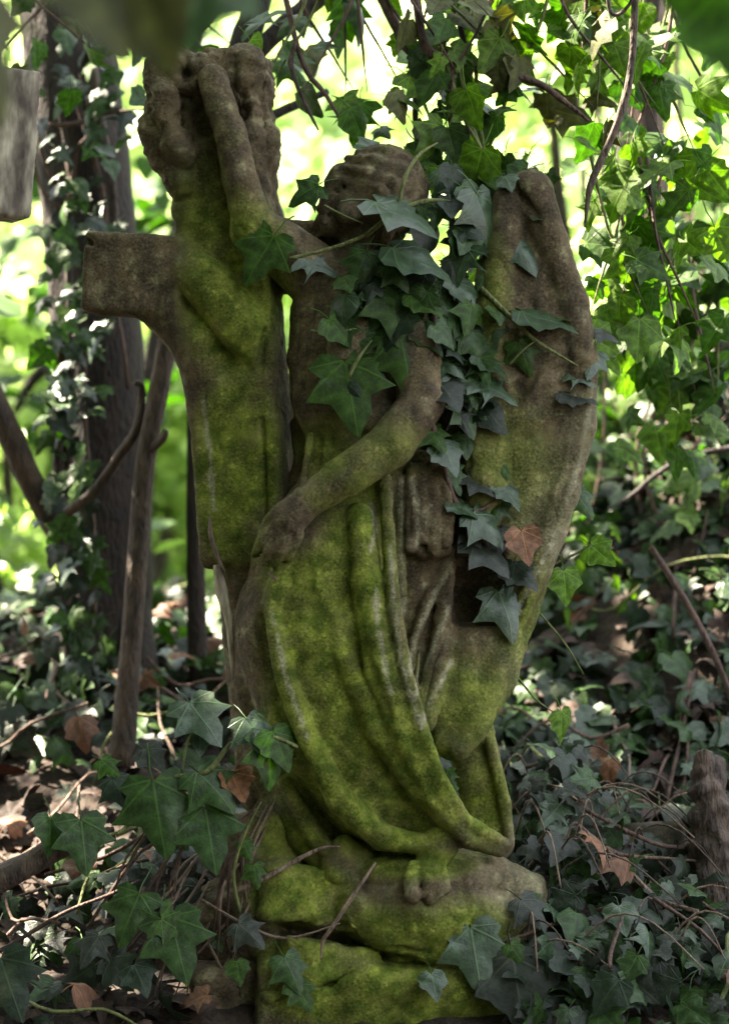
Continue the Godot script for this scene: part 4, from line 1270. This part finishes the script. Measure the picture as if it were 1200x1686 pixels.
func build_undergrowth() -> void:
	var xfs_in := []
	var dark := [M.ivy_dull, M.ivy_dark, M.ivy_blue, M.ivy_mid]
	ivy_patch("low ivy and earth to the left of the stone base", -0.62, -0.12, -0.5, 0.16, 170, 120, [M.ivy_dark, M.ivy_mid, M.ivy_dull], 0.025, 0.065, clear_of_statue)
	ivy_patch("grey-green ivy mass heaped against the right of the base", 0.14, 0.66, -0.35, 0.22, 700, 270, dark, 0.02, 0.058, clear_of_statue)
	ivy_patch("ivy spreading up the dark bank right of the wing", 0.1, 0.95, -1.4, -0.35, 1050, 280, [M.ivy_mid, M.ivy_dark, M.ivy_dark, M.ivy_blue], 0.03, 0.066, clear_of_statue)
	ivy_patch("ivy round the foot of the dark trunk at left", -0.95, -0.15, -1.4, -0.45, 760, 230, [M.ivy_mid, M.ivy, M.ivy_dark, M.ivy_blue], 0.03, 0.06, clear_of_statue)
	ivy_patch("ivy along the crest of the bank behind the statue", -1.3, 1.5, -2.6, -1.4, 1500, 150, [M.ivy_mid, M.ivy, M.ivy_young], 0.05, 0.085, clear_of_statue)

	var th := thing("ivy_thicket", "thicket of small ivy leaves standing on the bank right of the wing", "ivy")
	xfs_in.clear()
	for i in 620:
		var x := rng.randf_range(0.3, 0.95)
		var z := rng.randf_range(-1.6, -0.65)
		var y := ground(x, z) + rng.randf() * (0.16 + 0.34 * smoothstep(-0.5, -1.3, z)) * (0.6 + 0.5 * lumps.get_noise_2d(x * 6.0, z * 6.0))
		xfs_in.append(leaf_xf(Vector3(x, y, z), rng.randf_range(0.03, 0.06), Vector3(-0.1, 0.6, 0.6) + rv(0.9), rv() + Vector3(0, -0.6, 0)))
	for i in 24:
		var x := rng.randf_range(0.3, 0.95)
		var z := rng.randf_range(-1.6, -0.65)
		var g := ground(x, z)
		part("stem", tube([Vector3(x, g - 0.02, z), Vector3(x + rng.randf_range(-0.05, 0.05), g + 0.15, z), Vector3(x + rng.randf_range(-0.15, 0.15), g + 0.35, z + 0.05)], [0.004, 0.003, 0.002], 5, 0.2, 4, i), M.vine, th)
	dress(th, xfs_in, [M.ivy, M.ivy_mid, M.ivy_young], 260)

	# dead leaves: the litter as a whole, and those one can pick out
	var xfs := []
	for i in 2200:
		var x := rng.randf_range(-1.1, 1.2)
		var z := rng.randf_range(-2.0, 0.3)
		if not clear_of_statue(x, z):
			continue
		xfs.append(leaf_xf(Vector3(x, ground(x, z) + rng.randf_range(0.004, 0.03), z), rng.randf_range(0.03, 0.06), Vector3(0, 1, 0.3) + rv(0.8), rv()))
	var litter := cloud("leaf_litter", dried[2], M.dead_dark, self, xfs)
	tag(litter, "brown litter of dead leaves between the ivy", "leaf litter", "", "stuff")
	var one := part("dead_leaf", leaf_mesh(1, 77, 0.1, -0.1, 0.15), M.dead_pale, self, leaf_xf(V(858, 872, 92 * S), 62 * S, Vector3(0.1, 0.25, 1), Vector3(0.15, -1, 0)))
	tag(one, "tan dead leaf caught in the ivy on the wing", "leaf")
	var cup := part("dead_leaf", dried[3], M.dead, self, leaf_xf(V(130, 1180, -300 * S), 62 * S, Vector3(0, 0.5, 1), Vector3(0.2, -1, 0)))
	tag(cup, "orange dead leaf propped at the foot of the dark trunk", "leaf")
	var under := part("dead_leaf", dried[1], M.dead_pale, self, leaf_xf(V(382, 1270, 120 * S), 60 * S, Vector3(0.3, 0.4, 1), Vector3(0.2, -1, 0)))
	tag(under, "peach dead leaf behind the ivy shoot beside the hem", "leaf")
	for i in 52:
		var right := i % 2 == 0
		var x := rng.randf_range(0.16, 0.75) if right else rng.randf_range(-0.62, -0.15)
		var z := rng.randf_range(-1.1, 0.2)
		if not clear_of_statue(x, z) or right and z < -0.35 and i % 3 > 0:
			continue
		var y := ground(x, z) + 0.03 + mound(x, z) * 0.9 + rng.randf() * 0.03
		var pale := rng.randf() < 0.35
		var bent := rng.randi() % 4
		var o := part("dead_leaf", dried[bent], M.dead_pale if pale else M.dead, self, leaf_xf(Vector3(x, y, z), rng.randf_range(0.03, 0.055), Vector3(0, 0.7, 0.7) + rv(0.7), rv()))
		var where: String
		if right: where = "heaped ivy right of the rock base" if z > -0.35 else "dark bank right of the wing"
		else: where = "ground beside the left ledge" if z > -0.4 else "ground round the trunk and sapling"
		var look: String = ("pale tan " if pale else "rusty brown ") + ["boat-shaped", "cupped", "folded lobed", "arched"][bent]
		tag(o, look + " dead leaf on the " + where, "leaf", look + " dead leaves on the " + where)

	# dead stems and twigs
	var tw := thing("dry_tangle", "tangle of dry ivy stems left of the rock base", "twigs")
	for i in 28:
		var x := rng.randf_range(250, 420)
		var y := rng.randf_range(1340, 1560)
		var dx := rng.randf_range(-70, 30)
		part("stem", stem([x + 40, y - 60 + rng.randf_range(-30, 30), 40, 2, x, y, 100 + rng.randf_range(-20, 40), 2.4, x + dx, y + 70, 110, 2.2, x + dx * 1.4, y + 130, 90, 1.6], 5, 0.2, 3), M.twig if i % 2 else M.vine, tw)
	var tr := thing("dry_tangle", "grey dry ivy stems arching out of the heap right of the base", "twigs")
	for i in 34:
		var x := rng.randf_range(0.16, 0.42)
		var z := rng.randf_range(-0.22, 0.12)
		var y := ground(x, z) + mound(x, z) * 0.8
		var d := Vector3(rng.randf_range(-0.04, 0.12), 0, rng.randf_range(-0.02, 0.08))
		part("stem", tube([Vector3(x, y, z), Vector3(x, y + 0.05, z) + d * 0.5, Vector3(x, y + 0.045, z) + d, Vector3(x, y - 0.01, z) + d * 1.6], [0.0018, 0.0016, 0.0014, 0.001], 5, 0.2, 3, i), M.twig if i % 3 else M.bark_grey, tr)
	for q in [["pale forked twig lying across the front rock", [618, 1420, 160, 2, 590, 1462, 176, 3, 545, 1530, 182, 3.4, 532, 1550, 178, 3, 528, 1580, 176, 3]], ["long bent twig reaching over the left ledge", [380, 1469, 130, 4, 430, 1450, 140, 4, 490, 1415, 130, 3.5, 530, 1396, 130, 3, 560, 1394, 130, 2.4]], ["short dry twig stuck on the robe", [444, 944, 118, 2.5, 456, 955, 128, 3, 468, 965, 126, 2.5]], ["thin twig sloping across the lower left ledge", [330, 1480, 120, 2.4, 400, 1520, 140, 2.4, 470, 1545, 150, 2.4, 560, 1520, 160, 2]], ["dry twig by the heel of the foot", [788, 1440, 100, 2.5, 808, 1468, 112, 2.5, 812, 1496, 116, 2]]]:
		tag(part("twig", stem(q[1], 6, 0.2, 4), M.twig, self), q[0], "twig")
	tag(part("fallen_branch", stem([-40, 1465, 120, 22, 40, 1428, 130, 20, 110, 1392, 130, 17, 190, 1372, 120, 12], 9, 0.12, 5), M.bark_grey, self), "thick fallen branch at the lower left edge", "branch")
	tag(part("broken_stick", stem([356, 930, 20, 5, 366, 975, 26, 9, 378, 1030, 30, 7, 384, 1120, 30, 4], 7, 0.25, 4), M.pale, self), "pale splintered stick standing against the cross", "stick")
	tag(part("bark_strip", stem([346, 850, 24, 2, 348, 885, 28, 4, 360, 920, 30, 4, 372, 945, 30, 2], 6, 0.2, 4), M.twig, self), "curled strip of bark by the foot of the cross", "bark")
	for i in 56:
		var x := rng.randf_range(-0.7, 0.8)
		var z := rng.randf_range(-1.2, 0.15)
		if not clear_of_statue(x, z):
			continue
		var a := rng.randf() * TAU
		var p := []
		for k in 4:
			var u := x + cos(a) * 0.06 * k + rng.randf_range(-0.012, 0.012)
			var w := z + sin(a) * 0.06 * k
			p.append(Vector3(u, ground(u, w) + mound(u, w) * 0.8 + 0.015 + rng.randf() * 0.05, w))
		tag(part("twig", tube(p, [0.0035, 0.003, 0.0026, 0.0015], 5, 0.2, 3, i), M.twig if i % 2 else M.vine, self), ("pale dry twig lying " if i % 2 else "reddish thin twig lying ") + ("on the bank right of the statue" if x > 0.0 else "on the ground left of the statue"), "twig", ("pale" if i % 2 else "reddish") + (" twigs on the right bank" if x > 0.0 else " twigs on the left ground"))

	# stones
	var sl := Sculpt.new()
	sl.cell = 0.008
	sl.box(1085, 1440, -120, 50, 90, 20, 8, 8, Vector3(-14, -10, 6))
	tag(part("stone_slab", sl.mesh(Vector3(0.2, -0.2, -0.4), 0.5, stone_wear, plain_stone), M.stone, self), "small grey stone slab half buried in ivy at right", "stone")
	var po := Sculpt.new()
	po.cell = 0.008
	po.bar([1180, 1500, -60, 40, 1170, 1350, -70, 34, 1164, 1275, -70, 26], 10)
	po.ball(1156, 1262, -50, 20, 22, 20)
	po.ball(1150, 1300, -44, 14, 16, 14)
	po.ball(1152, 1340, -40, 12, 14, 14)
	tag(part("tree_stump", po.mesh(Vector3(0.3, 0.0, -0.3), 0.4, knobs, stump_tint), M.bark_grey, self), "knobbly dark stump at the lower right edge", "stump")
	var nb := thing("stone_post", "pale weathered stone block jutting in at the upper left edge", "stone")
	var bk := Sculpt.new()
	bk.cell = 0.006
	bk.box(-110, 226, 60, 158, 120, 60, 6, 6, Vector3(4, 22, -3))
	bk.bar([20, 170, 120, 3, 14, 300, 120, 4], 4, 1.0, 1)
	part("block", bk.mesh(Vector3(-0.9, 0.9, -0.3), 0.7, stone_wear, pale_tint), M.pale_stone, nb)
	part("shaft", stem([-200, 1700, 0, 70, -200, 700, 0, 66, -190, 120, 0, 60], 10, 0.05), M.pale_stone, nb)


func knobs(p: Vector3, n: Vector3) -> float:
	return patch.get_noise_3dv(p * 4.0) * 0.02 + grain.get_noise_3dv(p) * 0.004


func plain_stone(p: Vector3, n: Vector3) -> Color:
	return Color(0.19, 0.165, 0.135).lerp(Color(0.11, 0.10, 0.07), clampf(0.5 + patch.get_noise_3dv(p * 2.0), 0, 1))


func stump_tint(p: Vector3, n: Vector3) -> Color:
	return Color(0.10, 0.062, 0.058).lerp(Color(0.20, 0.13, 0.12), clampf(0.4 + patch.get_noise_3dv(p * 5.0), 0, 1))


func pale_tint(p: Vector3, n: Vector3) -> Color:
	return Color.WHITE


func _ready() -> void:
	rng.seed = 20
	var cam := Camera3D.new()
	cam.name = "camera"
	cam.position = Vector3(0, MID, DIST)
	cam.far = 200
	var lens := CameraAttributesPhysical.new()
	lens.frustum_focal_length = 12.0 / (MID / DIST)
	lens.frustum_focus_distance = DIST - 0.08
	lens.frustum_far = 200.0
	lens.exposure_aperture = 1.9
	cam.attributes = lens
	add_child(cam)
	cam.fov = rad_to_deg(2 * atan(MID / DIST))
	var env := Environment.new()
	env.background_mode = Environment.BG_SKY
	env.sky = Sky.new()
	var sm := ProceduralSkyMaterial.new()
	sm.sky_top_color = Color(0.69, 0.72, 0.75)
	sm.sky_horizon_color = Color(0.86, 0.86, 0.84)
	sm.ground_horizon_color = Color(0.35, 0.36, 0.30)
	sm.ground_bottom_color = Color(0.16, 0.15, 0.12)
	sm.sky_curve = 0.12
	sm.sky_energy_multiplier = 0.72
	sm.ground_energy_multiplier = 0.72
	env.sky.sky_material = sm
	env.tonemap_mode = Environment.TONE_MAPPER_LINEAR
	env.tonemap_exposure = 12.6
	env.sdfgi_enabled = true
	env.ssao_enabled = true
	env.ssil_enabled = true
	var we := WorldEnvironment.new()
	we.name = "environment"
	we.environment = env
	add_child(we)
	var sun := DirectionalLight3D.new()
	sun.name = "sun"
	sun.light_energy = 1.6
	sun.light_color = Color(1.0, 0.95, 0.86)
	sun.light_angular_distance = 0.5
	sun.shadow_enabled = true
	add_child(sun)
	sun.look_at_from_position(Vector3(-0.55, 0.8, -0.22) * 10.0, Vector3.ZERO)

	build_materials()
	build_ground()
	build_trees()
	build_background()
	build_statue()
	build_vines()
	build_undergrowth()
